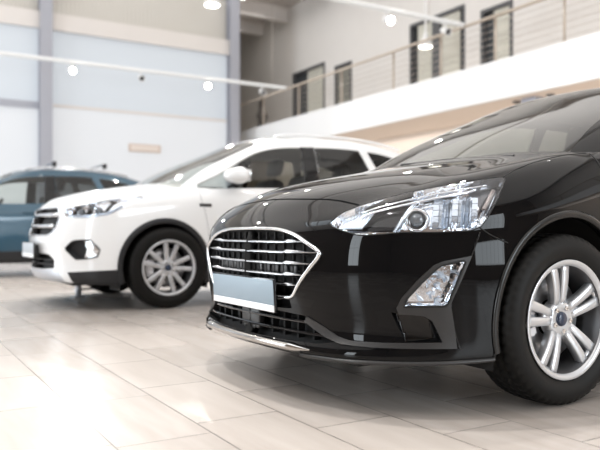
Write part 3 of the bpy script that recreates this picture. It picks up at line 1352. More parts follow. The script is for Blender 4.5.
def cabin(car, x0, xs, zs, w, dash_x, dash_z, zf=.28, ln=2.6):
    for (x, y, z) in xs:
        mesh_obj('seat', seat_mesh(x, y, z), M_seat, car)
    bm = bmesh.new()
    add_box(bm, (dash_x, -w, dash_z - .30), (dash_x + .42, w, dash_z), bevel=.05, seg=3)
    add_box(bm, (dash_x + .10, -.55, dash_z - .03), (dash_x + .40, -.18, dash_z + .045), bevel=.03, seg=2)
    add_box(bm, (dash_x - .25, -w * .92, dash_z - .14), (dash_x + .1, w * .92, dash_z - .04), bevel=.02)
    mesh_obj('dashboard', bm, M_dash, car)
    bm = bmesh.new()
    c = Vector((dash_x + .52, -.37, dash_z - .06))
    pts = []
    for k in range(28):
        a = 2 * PI * k / 28
        pts.append(c + Vector((.19 * math.sin(a) * .42, .19 * math.cos(a), .19 * math.sin(a) * .9)))
    add_tube(bm, pts, .016, 8, closed=True)
    add_tube(bm, [pts[0], c, pts[14]], .016, 6)
    add_tube(bm, [c, c + Vector((-.22, 0, -.08))], .03, 8)
    mesh_obj('steering_wheel', bm, M_dash, car)
    bm = bmesh.new()
    add_box(bm, (x0, -w, zf - .06), (x0 + ln, w, zf))
    mesh_obj('cabin_floor', bm, M_dash, car, smooth=False)


def mirror_part(car, x, y, z, paint, w=.20, h=.13, sgn=-1, deep=1.0):
    """door mirror: shell, glass, foot"""
    bm = bmesh.new()
    bmesh.ops.create_icosphere(bm, subdivisions=4, radius=1.0)
    for v in bm.verts:
        c = v.co
        c.x = max(c.x, -1) * (.095 * deep if c.x < 0 else .045 * deep)
        c.y = (abs(c.y) ** .8) * (1 if c.y > 0 else -1) * w * .55
        c.z = (abs(c.z) ** .8) * (1 if c.z > 0 else -1) * h * .52
    bmesh.ops.translate(bm, verts=bm.verts[:], vec=(x, y + sgn * w * .5, z))
    m = mesh_obj('door_mirror', bm, paint, car)
    bm = bmesh.new()
    add_box(bm, (x + .040 * deep, y + sgn * w * .5 - w * .42, z - h * .36), (x + .048 * deep, y + sgn * w * .5 + w * .42, z + h * .36), bevel=.003)
    mesh_obj('mirror_glass', bm, M_chrome, m)
    bm = bmesh.new()
    add_tube(bm, [(x + .02, y - sgn * .05, z - h * .55), (x + .01, y + sgn * .06, z - h * .42), (x, y + sgn * .12, z - h * .25)], [.03, .026, .022], 10, sy=.7)
    mesh_obj('mirror_foot', bm, M_trim, m)
    return m

# ------------------------------------------------------------------ the black hatchback in the foreground
FX, FY = 1.33, 2.64
focus = empty('car', (FX, FY, 0))
tag(focus, 'glossy black hatchback with a wide chrome-rimmed grille, nearest the camera', 'car', 'cars in the showroom')

f_front = [(-.012, 0), (-.006, .20), (.018, .41), (.072, .575), (.150, .687), (.245, .772), (.336, .826), (.43, .862)]
f_sx = [.53, .70, .87, 1.05, 1.25, 1.55, 1.95, 2.4, 2.85, 3.2, 3.55, 3.8, 3.98]
f_sy = [.893, .907, .912, .905, .893, .893, .897, .897, .897, .905, .908, .895, .87]
f_rear = [(4.12, .81), (4.22, .73), (4.29, .62), (4.335, .5), (4.36, .36), (4.373, .2), (4.378, 0)]


def lin(xs, ys):
    return lambda x: float(np.interp(x, xs, ys))


f_rows = [
    dict(zf=.178, zs=.185, zr=.26, dx=.10, dy=.07, dxr=.1),
    dict(zf=.190, zs=.195, zr=.25, dx=.006, dy=.022, dxr=.02),
    dict(zf=.228, zs=.225, zr=.29, dx=-.012, dy=.010, dxr=.0),
    dict(zf=.285, zs=.285, zr=.36, dx=.022, dy=.006, dxr=.0),
    dict(zf=.385, zs=.40, zr=.45, dx=.006, dy=.0, dxr=-.01),
    dict(zf=.50, zs=.53, zr=.58, dx=-.004, dy=.0, dxr=.0),
    dict(zf=.60, zs=lin([.5, 1.2, 3, 4.2], [.635, .65, .68, .70]), zr=.72, dx=.003, dy=.004, dxr=.02),
    dict(zf=.655, zs=lin([.5, .87, 1.25, 3, 4.2], [.720, .77, .80, .84, .85]), zr=.85, dx=.018, dy=.010, dxr=.06),
]
rows = build_rows(f_front, f_sx, f_sy, f_rear, f_rows)
NF = 4
edge = [(.036, 0, .700), (.042, .20, .700), (.066, .41, .700), (.112, .552, .711), (.172, .65, .732), (.260, .715, .762), (.37, .764, .795), (.47, .795, .822)]
ex = [.53, .70, .87, 1.05, 1.25, 1.55, 1.95, 2.4, 2.85, 3.2, 3.55, 3.8, 3.98]
ey = [.808, .822, .824, .820, .812, .808, .806, .804, .80, .80, .80, .79, .77]
ez = [.840, .880, .918, .952, .980, .988, .992, .995, .998, 1.0, 1.005, 1.01, 1.015]
edge += list(zip(ex, ey, ez))
edge += [(4.06, .73, 1.01), (4.14, .66, 1.0), (4.20, .56, .99), (4.24, .45, .985), (4.265, .32, .98), (4.275, .18, .98), (4.28, 0, .98)]
rows.append(edge)
ci = {1: (.092, .765), 2: (.175, .818), 3: (.30, .863), 4: (.44, .897), 5: (.60, .928), 6: (.78, .960), 7: (.95, .992), 8: (1.10, 1.018)}


def f_inner(i, j):
    E = edge[NF + i]
    if i in ci:
        cx_, cz_ = ci[i]
    else:
        cx_, cz_ = E[0], E[2] + .08
    fr = [0, .30, .58, .82][j]
    z = E[2] + (cz_ - E[2]) * (1 - fr ** 2.6)
    x = cx_ + (E[0] - cx_) * fr ** 2.2
    return (x, E[1] * fr, z)


cage = rounded_box(rows, NF, NF, f_inner, keep_top=lambda i: i < 8)
body = limit_fit(cage, 3, 3)
body = half(body)

# greenhouse of the black car
gf0 = [(.93, 0, .975), (.94, .20, .975), (.975, .42, .970), (1.03, .60, .965), (1.12, .725, .965)]
gs0x = [1.28, 1.50, 1.80, 2.15, 2.5, 2.9, 3.25, 3.55, 3.8]
gs0 = [(x, lin(ex, ey)(x) - .022, lin(ex, ez)(x) - .006) for x in gs0x]
gr0 = [(3.99, .70, .99), (4.09, .58, .98), (4.16, .42, .975), (4.20, .22, .97), (4.21, 0, .97)]
gf3 = [(1.90, 0, 1.412), (1.905, .19, 1.410), (1.925, .37, 1.400), (1.96, .50, 1.387), (2.02, .565, 1.370)]
gs3 = [(2.10, .585, 1.380), (2.2, .592, 1.390), (2.35, .598, 1.402), (2.55, .60, 1.408), (2.75, .598, 1.408), (3.0, .592, 1.400), (3.25, .58, 1.38), (3.45, .565, 1.36), (3.62, .545, 1.335)]
gr3 = [(3.72, .50, 1.325), (3.78, .42, 1.325), (3.82, .30, 1.33), (3.84, .15, 1.335), (3.845, 0, 1.335)]
R0, R3 = gf0 + gs0 + gr0, gf3 + gs3 + gr3
mid = []
for fr, bz, bo in ((.35, .020, .022), (.70, .018, .020)):
    row = []
    for a, b in zip(R0, R3):
        x, y, z = [a[k] + (b[k] - a[k]) * fr for k in range(3)]
        sd = min(1, max(0, (x - 1.4) / .6)) * min(1, max(0, (4.1 - x) / .4))
        row.append((x - .010 * (1 - sd) * (1 if x < 2.2 else -1), y + bo * min(1, y / .5), z + bz * (1 - sd)))
    mid.append(row)


def g_inner(i, j):
    E = R3[4 + i]
    cxs = [1.90, 2.03, 2.2, 2.38, 2.58, 2.8, 3.05, 3.3, 3.5, 3.68, 3.845]
    czs = [1.412, 1.432, 1.452, 1.464, 1.468, 1.464, 1.448, 1.422, 1.395, 1.365, 1.335]
    fr = [0, .33, .63, .86][j]
    return (cxs[i] + (E[0] - cxs[i]) * fr ** 2, E[1] * fr, czs[i] + (E[2] - czs[i]) * fr ** 2.4)


gh = half(limit_fit(rounded_box([R0] + mid + [R3], 4, 4, g_inner), 3, 3))
fglass = dress_greenhouse(gh, focus, dict(
    screen=[(.02, .93), (.02, 1.422), (-.20, 1.419), (-.37, 1.403), (-.48, 1.382), (-.548, 1.340), (-.620, 1.20), (-.676, 1.07), (-.712, .985), (-.60, .93)],
    screen_x=2.2,
    sides=[('front_side_window', [(1.34, 1.012), (1.60, 1.135), (1.85, 1.245), (2.08, 1.318), (2.30, 1.350), (2.48, 1.360), (2.52, 1.350), (2.53, 1.20), (2.54, 1.02), (1.9, 1.008)]),
           ('rear_side_window', [(2.62, 1.022), (2.61, 1.20), (2.61, 1.352), (2.66, 1.360), (2.95, 1.356), (3.25, 1.330), (3.45, 1.275), (3.62, 1.18), (3.68, 1.10), (3.55, 1.05), (3.1, 1.028)])],
    rear=[(.02, 1.04), (.02, 1.29), (-.30, 1.285), (-.42, 1.265), (-.50, 1.12), (-.50, 1.06), (-.40, 1.04)], rear_x=3.8),
    M_black, M_glass_front, M_glass_dark, M_glass_dark, M_pillar_grey)

fskin = Skin(body)


def dpoly(px):
    return px


LAMP = [(.414, .683), (.458, .720), (.520, .745), (.635, .777), (.716, .796), (.796, .812), (.865, .825), (.933, .8365), (1.024, .852), (1.036, .842), (1.007, .767),
        (.969, .697), (.945, .667), (.909, .654), (.80, .649), (.684, .649), (.603, .641), (.533, .638), (.470, .654), (.426, .670)]
# lamp glass, and the reflector bowl behind it
lamp = split_off(body, cookie(body, LAMP, DU, DV, ok=lambda c: c.x < .75 and c.y < -.3))
orient_out(lamp)


def build_lamp(lamp, sgn):
    def mir(bm):
        return bm if sgn < 0 else mirrored(bm)
    lens = lamp.copy()
    offset_along_normals(lens, .001)
    root = mesh_obj('headlight', mir(lens), M_lens, focus)
    bowl = lamp.copy()
    bmesh.ops.triangulate(bowl, faces=bowl.faces[:])
    offset_along_normals(bowl, -.001)
    bowl = inset_shell(bowl, .045)
    # chosen areas of the bowl: dark dividers and bright reflectors
    for poly, mi in (([(.47, .655), (.60, .648), (.66, .649), (.72, .80), (.66, .79), (.545, .735)], 1),
                     ([(.965, .70), (1.04, .70), (1.05, .86), (.93, .84), (.90, .80)], 2)):
        for f in cookie(bowl, poly, DU, DV):
            f.material_index = mi
    mesh_obj('reflector_bowl', mir(bowl), [M_refl, M_gloss_black, M_lamp_grey], root)
    # signature strip along the front tip
    bm = bmesh.new()
    S = fskin.diag
    # tip light: ribbed clear block
    for k in range(9):
        t = k / 8
        a = S(.445 + .085 * t, .668 + .000 * t, -.022)
        b = S(.470 + .105 * t, .712 + .028 * t, -.022)
        add_tube(bm, [a, a.lerp(b, .5) + Vector((-.004, -.004, 0)), b], .0062, 6)
    mesh_obj('turn_signal', mir(bm), M_lampwhite, root)
    # projector: ring, shroud and lens ball
    bm = bmesh.new()
    c = S(.735, .706, -.035)
    R = Matrix.Translation(c) @ Matrix.Rotation(math.radians(-52), 4, 'Z')
    add_lathe_y(bm, [(.03, .040), (-.012, .042), (-.018, .038), (-.012, .031), (.03, .030)], 40)
    bmesh.ops.transform(bm, matrix=R, verts=bm.verts[:])
    mesh_obj('projector_ring', mir(bm), M_chrome, root)
    bm = bmesh.new()
    add_lathe_y(bm, [(-.026, .0003), (-.024, .010), (-.017, .020), (-.006, .027), (.02, .029)], 32)
    bmesh.ops.transform(bm, matrix=R, verts=bm.verts[:])
    mesh_obj('projector_lens', mir(bm), M_projector, root)
    # faceted main beam reflector
    bm = bmesh.new()
    for i in range(7):
        for j in range(5):
            u0, z0 = .79 + i * .0225, .668 + j * .024
            if z0 > .775 and u0 < .80:
                continue
            p = [S(u0 + du, z0 + dz, -.026 - .010 * ((i * 7 + j * 3) % 3) * (du > 0)) for du, dz in ((0, 0), (.0205, 0), (.0205, .022), (0, .022))]
            q = [v + DD * .02 for v in p]
            vs = [bm.verts.new(v) for v in p + q]
            for a, b, c_, d in ((0, 1, 2, 3), (7, 6, 5, 4), (0, 4, 5, 1), (1, 5, 6, 2), (2, 6, 7, 3), (3, 7, 4, 0)):
                bm.faces.new([vs[k] for k in (a, b, c_, d)])
    bmesh.ops.recalc_face_normals(bm, faces=bm.faces[:])
    mesh_obj('beam_reflector', mir(bm), M_lampwhite, root, smooth=False)
    # long chrome lashes under the top edge
    bm = bmesh.new()
    for (za, r, u1) in ((-.012, .0045, .97), (-.030, .006, .93)):
        top = [(.53, .742), (.58, .760), (.68, .785), (.80, .811), (.90, .829), (u1, .840)]
        add_tube(bm, [S(u, z + za, -.016) for u, z in top], r, 8, sx=1.6, sy=.8)
    mesh_obj('chrome_strip', mir(bm), M_refl, root)
    # diagonal blade between the tip light and the projector, rear fins
    for (ua, za, ub, zb, r) in ((.655, .655, .735, .79, .011), (.955, .70, .995, .80, .005), (.978, .72, 1.008, .80, .004)):
        bm = bmesh.new()
        add_tube(bm, [S(ua, za, -.022), S((ua + ub) / 2, (za + zb) / 2, -.018), S(ub, zb, -.02)], r, 8, sy=.6)
        mesh_obj('divider_blade', mir(bm), M_lampwhite, root)
    bm = bmesh.new()
    add_tube(bm, [S(.965, .735, -.02), S(.985, .775, -.02), S(1.0, .81, -.02)], .008, 8)
    mesh_obj('side_marker', mir(bm), M_amber_clear, root)
    # rubber gasket round the glass
    bm = bmesh.new()
    lp = boundary_loops(lamp)[0]
    P = [v.co.copy() for v in lp]
    P = [p for i, p in enumerate(P) if i == 0 or (p - P[i - 1]).length > .0006]
    add_tube(bm, P[::2], .0023, 6, closed=True)
    mesh_obj('gasket', mir(bm), M_cavity, root)


M_lamp_grey = material('lamp_grey', (.16, .16, .17), .25, .7)
M_lampwhite = material('lamp_facets', (.62, .68, .75), .14, .75, bump=(120, .3, .002))
M_fogwhite = material('fog_facets', (.78, .85, .93), .15, .25)
M_projector = material('projector_glass', (.05, .06, .07), .02, 0, coat=1.0, spec=1.0)
M_amber_clear = material('amber_grey', (.30, .26, .24), .2, .3)
for sgn in (-1, 1):
    build_lamp(lamp, sgn)

# fog lamps in their grey surround
FOG = [(.690, .392), (.700, .420), (.752, .478), (.800, .524), (.815, .534), (.888, .552), (.896, .545), (.866, .47), (.836, .402), (.828, .394)]
BEZ = [(.312, .316), (.352, .292), (.400, .268), (.462, .250), (.57, .246), (.70, .246), (.866, .246), (.856, .33), (.845, .40), (.916, .567),
       (.820, .549), (.790, .536), (.735, .484), (.680, .420), (.664, .386), (.671, .366), (.715, .364), (.757, .360), (.785, .342), (.818, .268), (.62, .264), (.50, .264), (.452, .276), (.395, .305), (.322, .336)]
REC = [(.645, .372), (.671, .366), (.715, .364), (.757, .360), (.785, .342), (.818, .270), (.695, .270), (.668, .320)]
okc = lambda c: c.x < .60 and c.y < -.25
bez = split_off(body, cookie(body, BEZ, DU, DV, ok=okc))
orient_out(bez)
fog = split_off(bez, cookie(bez, FOG, DU, DV))
rec = split_off(body, cookie(body, REC, DU, DV, ok=okc))
orient_out(rec); orient_out(fog)
thicken(bez, .0055, .012)
for sgn in (-1, 1):
    m_ = (lambda b: b) if sgn < 0 else mirrored
    broot = mesh_obj('bumper_bezel', m_(bez.copy()), M_bezel, focus, auto=35)
    r2 = inset_shell(rec, .07)
    mesh_obj('air_recess', m_(r2), M_gloss_black, broot)
    l2 = fog.copy()
    fr = mesh_obj('fog_lamp', m_(l2), M_lens, focus)
    b2 = inset_shell(fog, .035)
    mesh_obj('reflector_bowl', m_(b2), M_refl, fr)
    bm = bmesh.new()
    lp = [v.co.copy() for v in boundary_loops(fog)[0]]
    add_tube(bm, [p + Vector((-.003, -.004, 0)) for i, p in enumerate(lp) if i % 2 == 0], .0042, 6, closed=True)
    mesh_obj('gasket', m_(bm), M_cavity, fr)
    bm = bmesh.new()
    rnd = random.Random(5)
    for k in range(44):
        u, z = rnd.uniform(.73, .87), rnd.uniform(.405, .53)
        if not inpoly((u, z), [(.705, .40), (.80, .51), (.88, .54), (.83, .40)]):
            continue
        c = fskin.diag(u, z, -.022)
        s = rnd.uniform(.010, .019)
        A = [Vector((rnd.uniform(-s, s), rnd.uniform(-s, s), rnd.uniform(-s, s))) for _ in range(4)]
        vs = [bm.verts.new(c + a) for a in A]
        for t in ((0, 1, 2), (0, 2, 3), (0, 3, 1), (1, 3, 2)):
            bm.faces.new([vs[i] for i in t])
    bmesh.ops.recalc_face_normals(bm, faces=bm.faces[:])
    mesh_obj('facets', m_(bm), M_fogwhite, fr, smooth=False)
bez.free()

# grille opening
GR = [(.02, .664), (-.12, .664), (-.245, .659), (-.355, .640), (-.44, .607), (-.486, .585), (-.499, .571), (-.490, .552), (-.466, .526), (-.402, .46),
      (-.367, .418), (-.345, .404), (-.307, .399), (-.2, .396), (.02, .394)]
gfac = split_off(body, cookie(body, GR, FU, FV, ok=lambda c: c.x < .3))
orient_out(gfac)
groot = empty('grille', (0, 0, 0), focus)
gb = inset_shell(gfac, .055)
mesh_obj('grille_backing', mirrored(gb, True), M_cavity, groot)
# frame: swept chrome surround
half_pts = GR[1:-1]
loop = [(y, z) for y, z in half_pts] + [(-y, z) for y, z in reversed(half_pts)]
loop = smooth_poly([p for p in loop], 4)
fp = [fskin.front(y, z, .001) for y, z in loop]
ct = Vector((0, 0, .53))
bm = bmesh.new()
prof = [(-.012, -.006), (.003, -.0075), (.009, -.004), (.010, 0), (.009, .004), (.003, .0075), (-.012, .006)]
add_sweep(bm, fp, prof, closed=True, nrm=Vector((-1, 0, 0)))
bmesh.ops.recalc_face_normals(bm, faces=bm.faces[:])
mesh_obj('grille_frame', bm, M_satin_bright, groot)


def grille_half_width(z):
    ys = [-p[0] for p in GR[2:-2]]
    zs = [p[1] for p in GR[2:-2]]
    zz = sorted(zip(zs, ys))
    return float(np.interp(z, [a for a, b in zz], [b for a, b in zz]))


for zi, (z, lab) in enumerate(((.611, 0), (.5715, 0), (.529, 0), (.486, 0), (.446, 0))):
    bm = bmesh.new()
    hw = grille_half_width(z) - .012
    ys = [-hw, -hw + .03, -.36, -.318, -.300, -.285, -.20, -.10, 0]
    ys = [y for y in ys if y >= -hw]
    rings = []
    allys = sorted(set(ys + [-y for y in ys]))
    for y in allys:
        a = abs(y)
        if a < .29:
            h, fwd = .0052, .008
        elif a < .302:
            h, fwd = .0066, .010
        else:
            t = (a - .302) / max(.01, hw - .302)
            h, fwd = 0.0088 - .0064 * min(1, t), .013 - .005 * min(1, t)
        p = fskin.front(-a, z)
        x = p.x + .012 - fwd
        zc = z + (.0 if a < .29 else .003)
        pr = [(x + .030, zc + h * .7), (x + .004, zc + h), (x, zc + h * .4), (x, zc - h * .5), (x + .006, zc - h), (x + .030, zc - h)]
        rings.append([bm.verts.new((px_, y, pz)) for px_, pz in pr])
    for a, b in zip(rings, rings[1:]):
        for k in range(6):
            bm.faces.new((a[k], a[(k + 1) % 6], b[(k + 1) % 6], b[k]))
    bm.faces.new(rings[0]); bm.faces.new(list(reversed(rings[-1])))
    bmesh.ops.recalc_face_normals(bm, faces=bm.faces[:])
    mesh_obj('grille_slat', bm, M_satin, groot, auto=30)
# dark mesh and shutter blocks behind the slats
bm = bmesh.new()
for k in range(-7, 8):
    y = k * .063
    for z0, z1 in ((.41, .65),):
        hwz = [z for z in np.linspace(z0, z1, 24) if grille_half_width(z) > abs(y) + .02]
        if len(hwz) < 2:
            continue
        x = fskin.front(-abs(y), .53).x
        add_box(bm, (x + .034, y - .004, hwz[0]), (x + .046, y + .004, hwz[-1]))
for z in (.60, .625, .56, .52, .475, .435, .50, .455):
    hw = grille_half_width(z) - .01
    for k in range(12):
        y0, y1 = -hw + 2 * hw * k / 12, -hw + 2 * hw * (k + 1) / 12
        x = fskin.front(-abs((y0 + y1) / 2), z).x
        add_box(bm, (x + .038, y0, z - .0018), (x + .044, y1, z + .0018))
mesh_obj('grille_mesh', bm, M_cavity, groot, smooth=False)
for k in range(-5, 6):
    y = k * .063
    bm = bmesh.new()
    x = fskin.front(-abs(y), .51).x
    add_box(bm, (x + .036, y - .026, .492), (x + .043, y + .026, .522), bevel=.002)
    mesh_obj('shutter_panel', bm, M_bezel, groot)

# number plate in its holder
pl = empty('number_plate', (-.030, 0, .403), focus)
pl.rotation_euler = (0, math.radians(-3), 0)
bm = bmesh.new()
add_box(bm, (0, -.287, -.066), (.012, .287, .066), bevel=.004)
add_box(bm, (.012, -.20, -.04), (.045, .20, .04))
mesh_obj('plate_holder', bm, M_gloss_black, pl, auto=30)
bm = bmesh.new()
add_box(bm, (-.003, -.281, -.036), (.001, .281, .060), bevel=.0012)
mesh_obj('plate_face', bm, M_plate, pl, auto=30)
bm = bmesh.new()
add_box(bm, (-.004, -.281, -.063), (.001, .281, -.0365), bevel=.0012)
mesh_obj('plate_strip', bm, M_plate_white, pl, auto=30)

# lower intake
IN = [(.02, .345), (-.25, .343), (-.40, .337), (-.435, .325), (-.50, .285), (-.55, .252), (-.48, .243), (-.30, .238), (.02, .236)]
ifac = split_off(body, cookie(body, IN, FU, FV, ok=lambda c: c.x < .3))
orient_out(ifac)
iroot = empty('lower_intake', (0, 0, 0), focus)
mesh_obj('intake_backing', mirrored(inset_shell(ifac, .06), True), M_cavity, iroot)
for z, hw in ((.313, .455), (.272, .505)):
    bm = bmesh.new()
    pts = [fskin.front(y, z, -.006) for y in np.linspace(-hw, hw, 25)]
    prof = [(.004, -.005), (.006, 0), (.004, .005), (-.03, .005), (-.03, -.005)]
    add_sweep(bm, pts, prof, nrm=Vector((-1, 0, 0)))
    bmesh.ops.recalc_face_normals(bm, faces=bm.faces[:])
    mesh_obj('intake_slat', bm, M_gloss_black, iroot, auto=40)
for y in (-.42, -.33, -.24, -.15, .15, .24, .33, .42):
    bm = bmesh.new()
    x = fskin.front(-abs(y), .30).x
    add_box(bm, (x + .022, y - .006, .245), (x + .05, y + .006, .338))
    mesh_obj('intake_rib', bm, M_cavity, iroot, smooth=False)
bm = bmesh.new()
xc = fskin.front(0, .30).x
add_box(bm, (xc + .002, -.080, .250), (xc + .03, .080, .345), bevel=.006)
add_box(bm, (xc - .003, -.05, .250), (xc + .02, -.03, .262)); add_box(bm, (xc - .003, .03, .250), (xc + .02, .05, .262))
mesh_obj('sensor_cover', bm, M_bezel, iroot)

# chrome splitter, grey lower edge
bm = bmesh.new()
pts = []
for y in np.linspace(-.47, .47, 41):
    p = fskin.front(-abs(y), .222, .004)
    pts.append(Vector((p.x, y, .2205)))
prof = [(-.02, .014), (.004, .016), (.014, .010), (.017, .001), (.013, -.010), (.000, -.019), (-.02, -.020)]
rings = add_sweep(bm, pts, prof, nrm=Vector((-1, 0, 0)))
for i, rg in enumerate(rings):
    e = min(i, len(rings) - 1 - i)
    if e < 4:
        s = .15 + .85 * e / 4
        c = sum((v.co for v in rg), Vector()) / len(rg)
        for v in rg:
            v.co = c + (v.co - c) * Vector((1, 1, 1)) * s
bmesh.ops.recalc_face_normals(bm, faces=bm.faces[:])
mesh_obj('splitter', bm, M_dark_chrome, focus, auto=50)
bm = bmesh.new()
lipp = [(.30, .197), (.40, .196), (.50, .196), (.60, .196), (.70, .196), (.80, .197), (.90, .199), (.97, .201), (.992, .203)]
P = catmull([fskin.diag(u, z, .002) for u, z in lipp], 4)
add_tube(bm, P, .0105, 10, sx=1.0, sy=.8)
mesh_obj('bumper_lip', mirrored(bm), M_bezel, focus)
mesh_obj('bumper_lip', bm, M_bezel, focus)

# gaps and creases
HG = [(.02, .7925), (-.12, .7895), (-.24, .7845), (-.38, .7785), (-.459, .7695), (-.55, .7535), (-.580, .7470)]
gap = split_off(body, cookie(body, HG + [(a, b - .0055) for a, b in reversed(HG)], FU, FV, ok=lambda c: c.x < .4))
orient_out(gap)
mesh_obj('panel_gap', mirrored(inset_shell(gap, .012), True), M_cavity, focus)
seam('panel_gap', [(.463, -.873, .664), (.50, -.882, .642), (.545, -.89, .622), (.577, -.895, .611)], fskin, focus, M_cavity, r=.0025)
seam('panel_gap', [(.626, -.829, .853), (.72, -.812, .885), (.85, -.80, .918), (1.0, -.795, .948), (1.14, -.79, .965)], fskin, focus, M_cavity, r=.0018)
seam('panel_gap', [(1.155, -.80, .972), (1.15, -.835, .925), (1.155, -.86, .87), (1.17, -.885, .80), (1.19, -.893, .6), (1.19, -.893, .35), (1.18, -.89, .24)], fskin, focus, M_cavity, r=.0028)
seam('panel_gap', [(2.30, -.80, .99), (2.33, -.88, .8), (2.34, -.895, .5), (2.34, -.89, .24)], fskin, focus, M_cavity, r=.0025)
seam('panel_gap', [(3.28, -.79, 1.0), (3.25, -.88, .8), (3.12, -.90, .55), (3.10, -.90, .30)], fskin, focus, M_cavity, r=.0025)
# front jacking flap and bumper crease
seam('bumper_crease', [(.463, -.873, .650), (.431, -.862, .565), (.385, -.846, .46), (.361, -.836, .398), (.375, -.84, .31), (.396, -.845, .245)], fskin, focus, M_gloss_black, r=.004)

# wheel arches
ARC = arch_poly(.905, .33, .378, rx=.372)
ARR = arch_poly(3.59, .33, .378, rx=.372)
for poly in (ARC, ARR):
    f = cookie(body, poly, SU, SV, ok=lambda c: c.y < -.60)
    bmesh.ops.delete(body, geom=f, context='FACES')
for cx_ in (.905, 3.59):
    for sgn in (-1, 1):
        bm = wheel_liner(cx_, .33, .392, -.882, -.60, rx=.386)
        if sgn > 0:
            bm = mirrored(bm)
        mesh_obj('wheel_arch_liner', bm, M_cavity, focus)
        # rolled flare round the opening
        bm = bmesh.new()
        P = []
        for k in range(41):
            a = math.radians(196 - 212 * k / 40)
            x, z = cx_ + .380 * math.cos(a), .33 + .386 * math.sin(a)
            p = fskin.side(x, max(z, .21))
            P.append(Vector((x, p.y, max(z, .205))))
        prof = [(.004, -.016), (.0065, -.008), (.007, .004), (.004, .012), (-.03, .012), (-.03, -.004)]
        cen = Vector((cx_, -.9, .33))
        rg = []
        for p in P:
            rad = (p - Vector((cx_, p.y, .33))).normalized()
            rg.append([bm.verts.new(p + Vector((0, -1, 0)) * a + rad * (-b_)) for a, b_ in prof])
        for a, b_ in zip(rg, rg[1:]):
            for k in range(len(prof)):
                bm.faces.new((a[k], a[(k + 1) % len(prof)], b_[(k + 1) % len(prof)], b_[k]))
        bmesh.ops.recalc_face_normals(bm, faces=bm.faces[:])
        if sgn > 0:
            bm = mirrored(bm)
        mesh_obj('arch_flare', bm, M_flare, focus)

# hood as its own panel
hood_ok = lambda c: c.z > .70 and c.x < 1.35
HD = [(.02, .0), (.02, 1.0)]
orient_out(body)
fbody = mesh_obj('body', mirrored(body, True), M_black, focus)
bm = bmesh.new()
add_box(bm, (.12, -.62, .17), (4.15, .62, .205), bevel=.01)
add_box(bm, (.55, -.60, .20), (1.27, .60, .62))
add_box(bm, (1.34, -.80, .19), (3.15, .80, .215), bevel=.008)
mesh_obj('underbody', bm, M_cavity, focus, smooth=False)
cabin(focus, 1.45, [(1.95, -.36, .46), (1.95, .36, .46), (2.85, -.36, .44), (2.85, .36, .44)], 0, .70, 1.28, .93)
# cowl, wipers
bm = bmesh.new()
add_tube(bm, [(.99, -.55, .972), (.95, -.2, .985), (.95, .15, .990)], .008, 6)
mesh_obj('wiper', bm, M_trim, focus)
bm = bmesh.new()
add_tube(bm, [(.95, .10, .985), (.99, .38, .982), (1.03, .60, .970)], .008, 6)
mesh_obj('wiper', bm, M_trim, focus)
for sgn in (-1, 1):
    mirror_part(focus, 1.60, sgn * .86, 1.06 if sgn < 0 else .975, M_black, sgn=sgn)
    for x in (2.1, 3.0):
        bm = bmesh.new()
        p = fskin.side(x, .80)
        pts = [(x - .09, p.y - .006, .80), (x - .07, p.y - .03, .803), (x + .07, p.y - .03, .806), (x + .09, p.y - .006, .806)]
        add_tube(bm, pts, .011, 8)
        if sgn > 0:
            bm = mirrored(bm)
        mesh_obj('door_handle', bm, M_black, focus)
for x, y in ((.876, -1), (.876, 1), (3.576, -1), (3.576, 1)):
    make_wheel(focus, (x, y * .822, .322), .322, .222, .205, 'focus', side=y, phase=math.radians(98))
# tail lamps
for sgn in (-1, 1):
    bm = bmesh.new()
    add_box(bm, (-.05, -.14, -.07), (.05, .14, .07), bevel=.03, seg=3)
    bmesh.ops.transform(bm, matrix=Matrix.Translation((4.20, sgn * .66, .90)) @ Matrix.Rotation(sgn * -.6, 4, 'Z'), verts=bm.verts[:])
    mesh_obj('tail_lamp', bm, M_tail, focus)

# ------------------------------------------------------------------ the tall cars behind (white, then blue)
s_front = [(-.02, 0), (-.01, .22), (.022, .43), (.078, .595), (.150, .71), (.24, .80), (.335, .86), (.43, .895)]
s_sx = [.55, .72, .905, 1.10, 1.32, 1.62, 2.0, 2.45, 2.9, 3.25, 3.6, 3.85, 4.05]
s_sy = [.912, .920, .922, .918, .906, .905, .908, .908, .908, .915, .920, .908, .885]
s_rear = [(4.20, .83), (4.31, .75), (4.39, .64), (4.45, .50), (4.485, .36), (4.50, .2), (4.505, 0)]
s_rows = [
    dict(zf=.225, zs=.205, zr=.30, dx=.13, dy=.07, dxr=.1),
    dict(zf=.235, zs=.215, zr=.30, dx=.055, dy=.022, dxr=.02),
    dict(zf=.300, zs=.270, zr=.36, dx=.020, dy=.006, dxr=.0),
    dict(zf=.380, zs=.370, zr=.46, dx=.022, dy=.0, dxr=.0),
    dict(zf=.490, zs=.49, zr=.56, dx=.004, dy=.0, dxr=-.01),
    dict(zf=.600, zs=.62, zr=.68, dx=.000, dy=.002, dxr=.0),
    dict(zf=.71, zs=lin([.5, 1.2, 3, 4.2], [.745, .76, .78, .80]), zr=.82, dx=.016, dy=.006, dxr=.02),
    dict(zf=.81, zs=lin([.5, .9, 1.25, 3, 4.2], [.855, .885, .90, .92, .93]), zr=.95, dx=.050, dy=.014, dxr=.05),
]
srows = build_rows(s_front, s_sx, s_sy, s_rear, s_rows)
sedge = [(.075, 0, .865), (.08, .22, .865), (.10, .43, .862), (.145, .575, .865), (.205, .675, .880), (.285, .742, .905), (.375, .79, .930), (.46, .82, .948)]
sex = s_sx
sey = [.836, .85, .855, .85, .845, .842, .842, .84, .838, .835, .83, .82, .79]
sez = [.960, .978, .993, 1.01, 1.028, 1.045, 1.055, 1.068, 1.085, 1.10, 1.115, 1.12, 1.12]
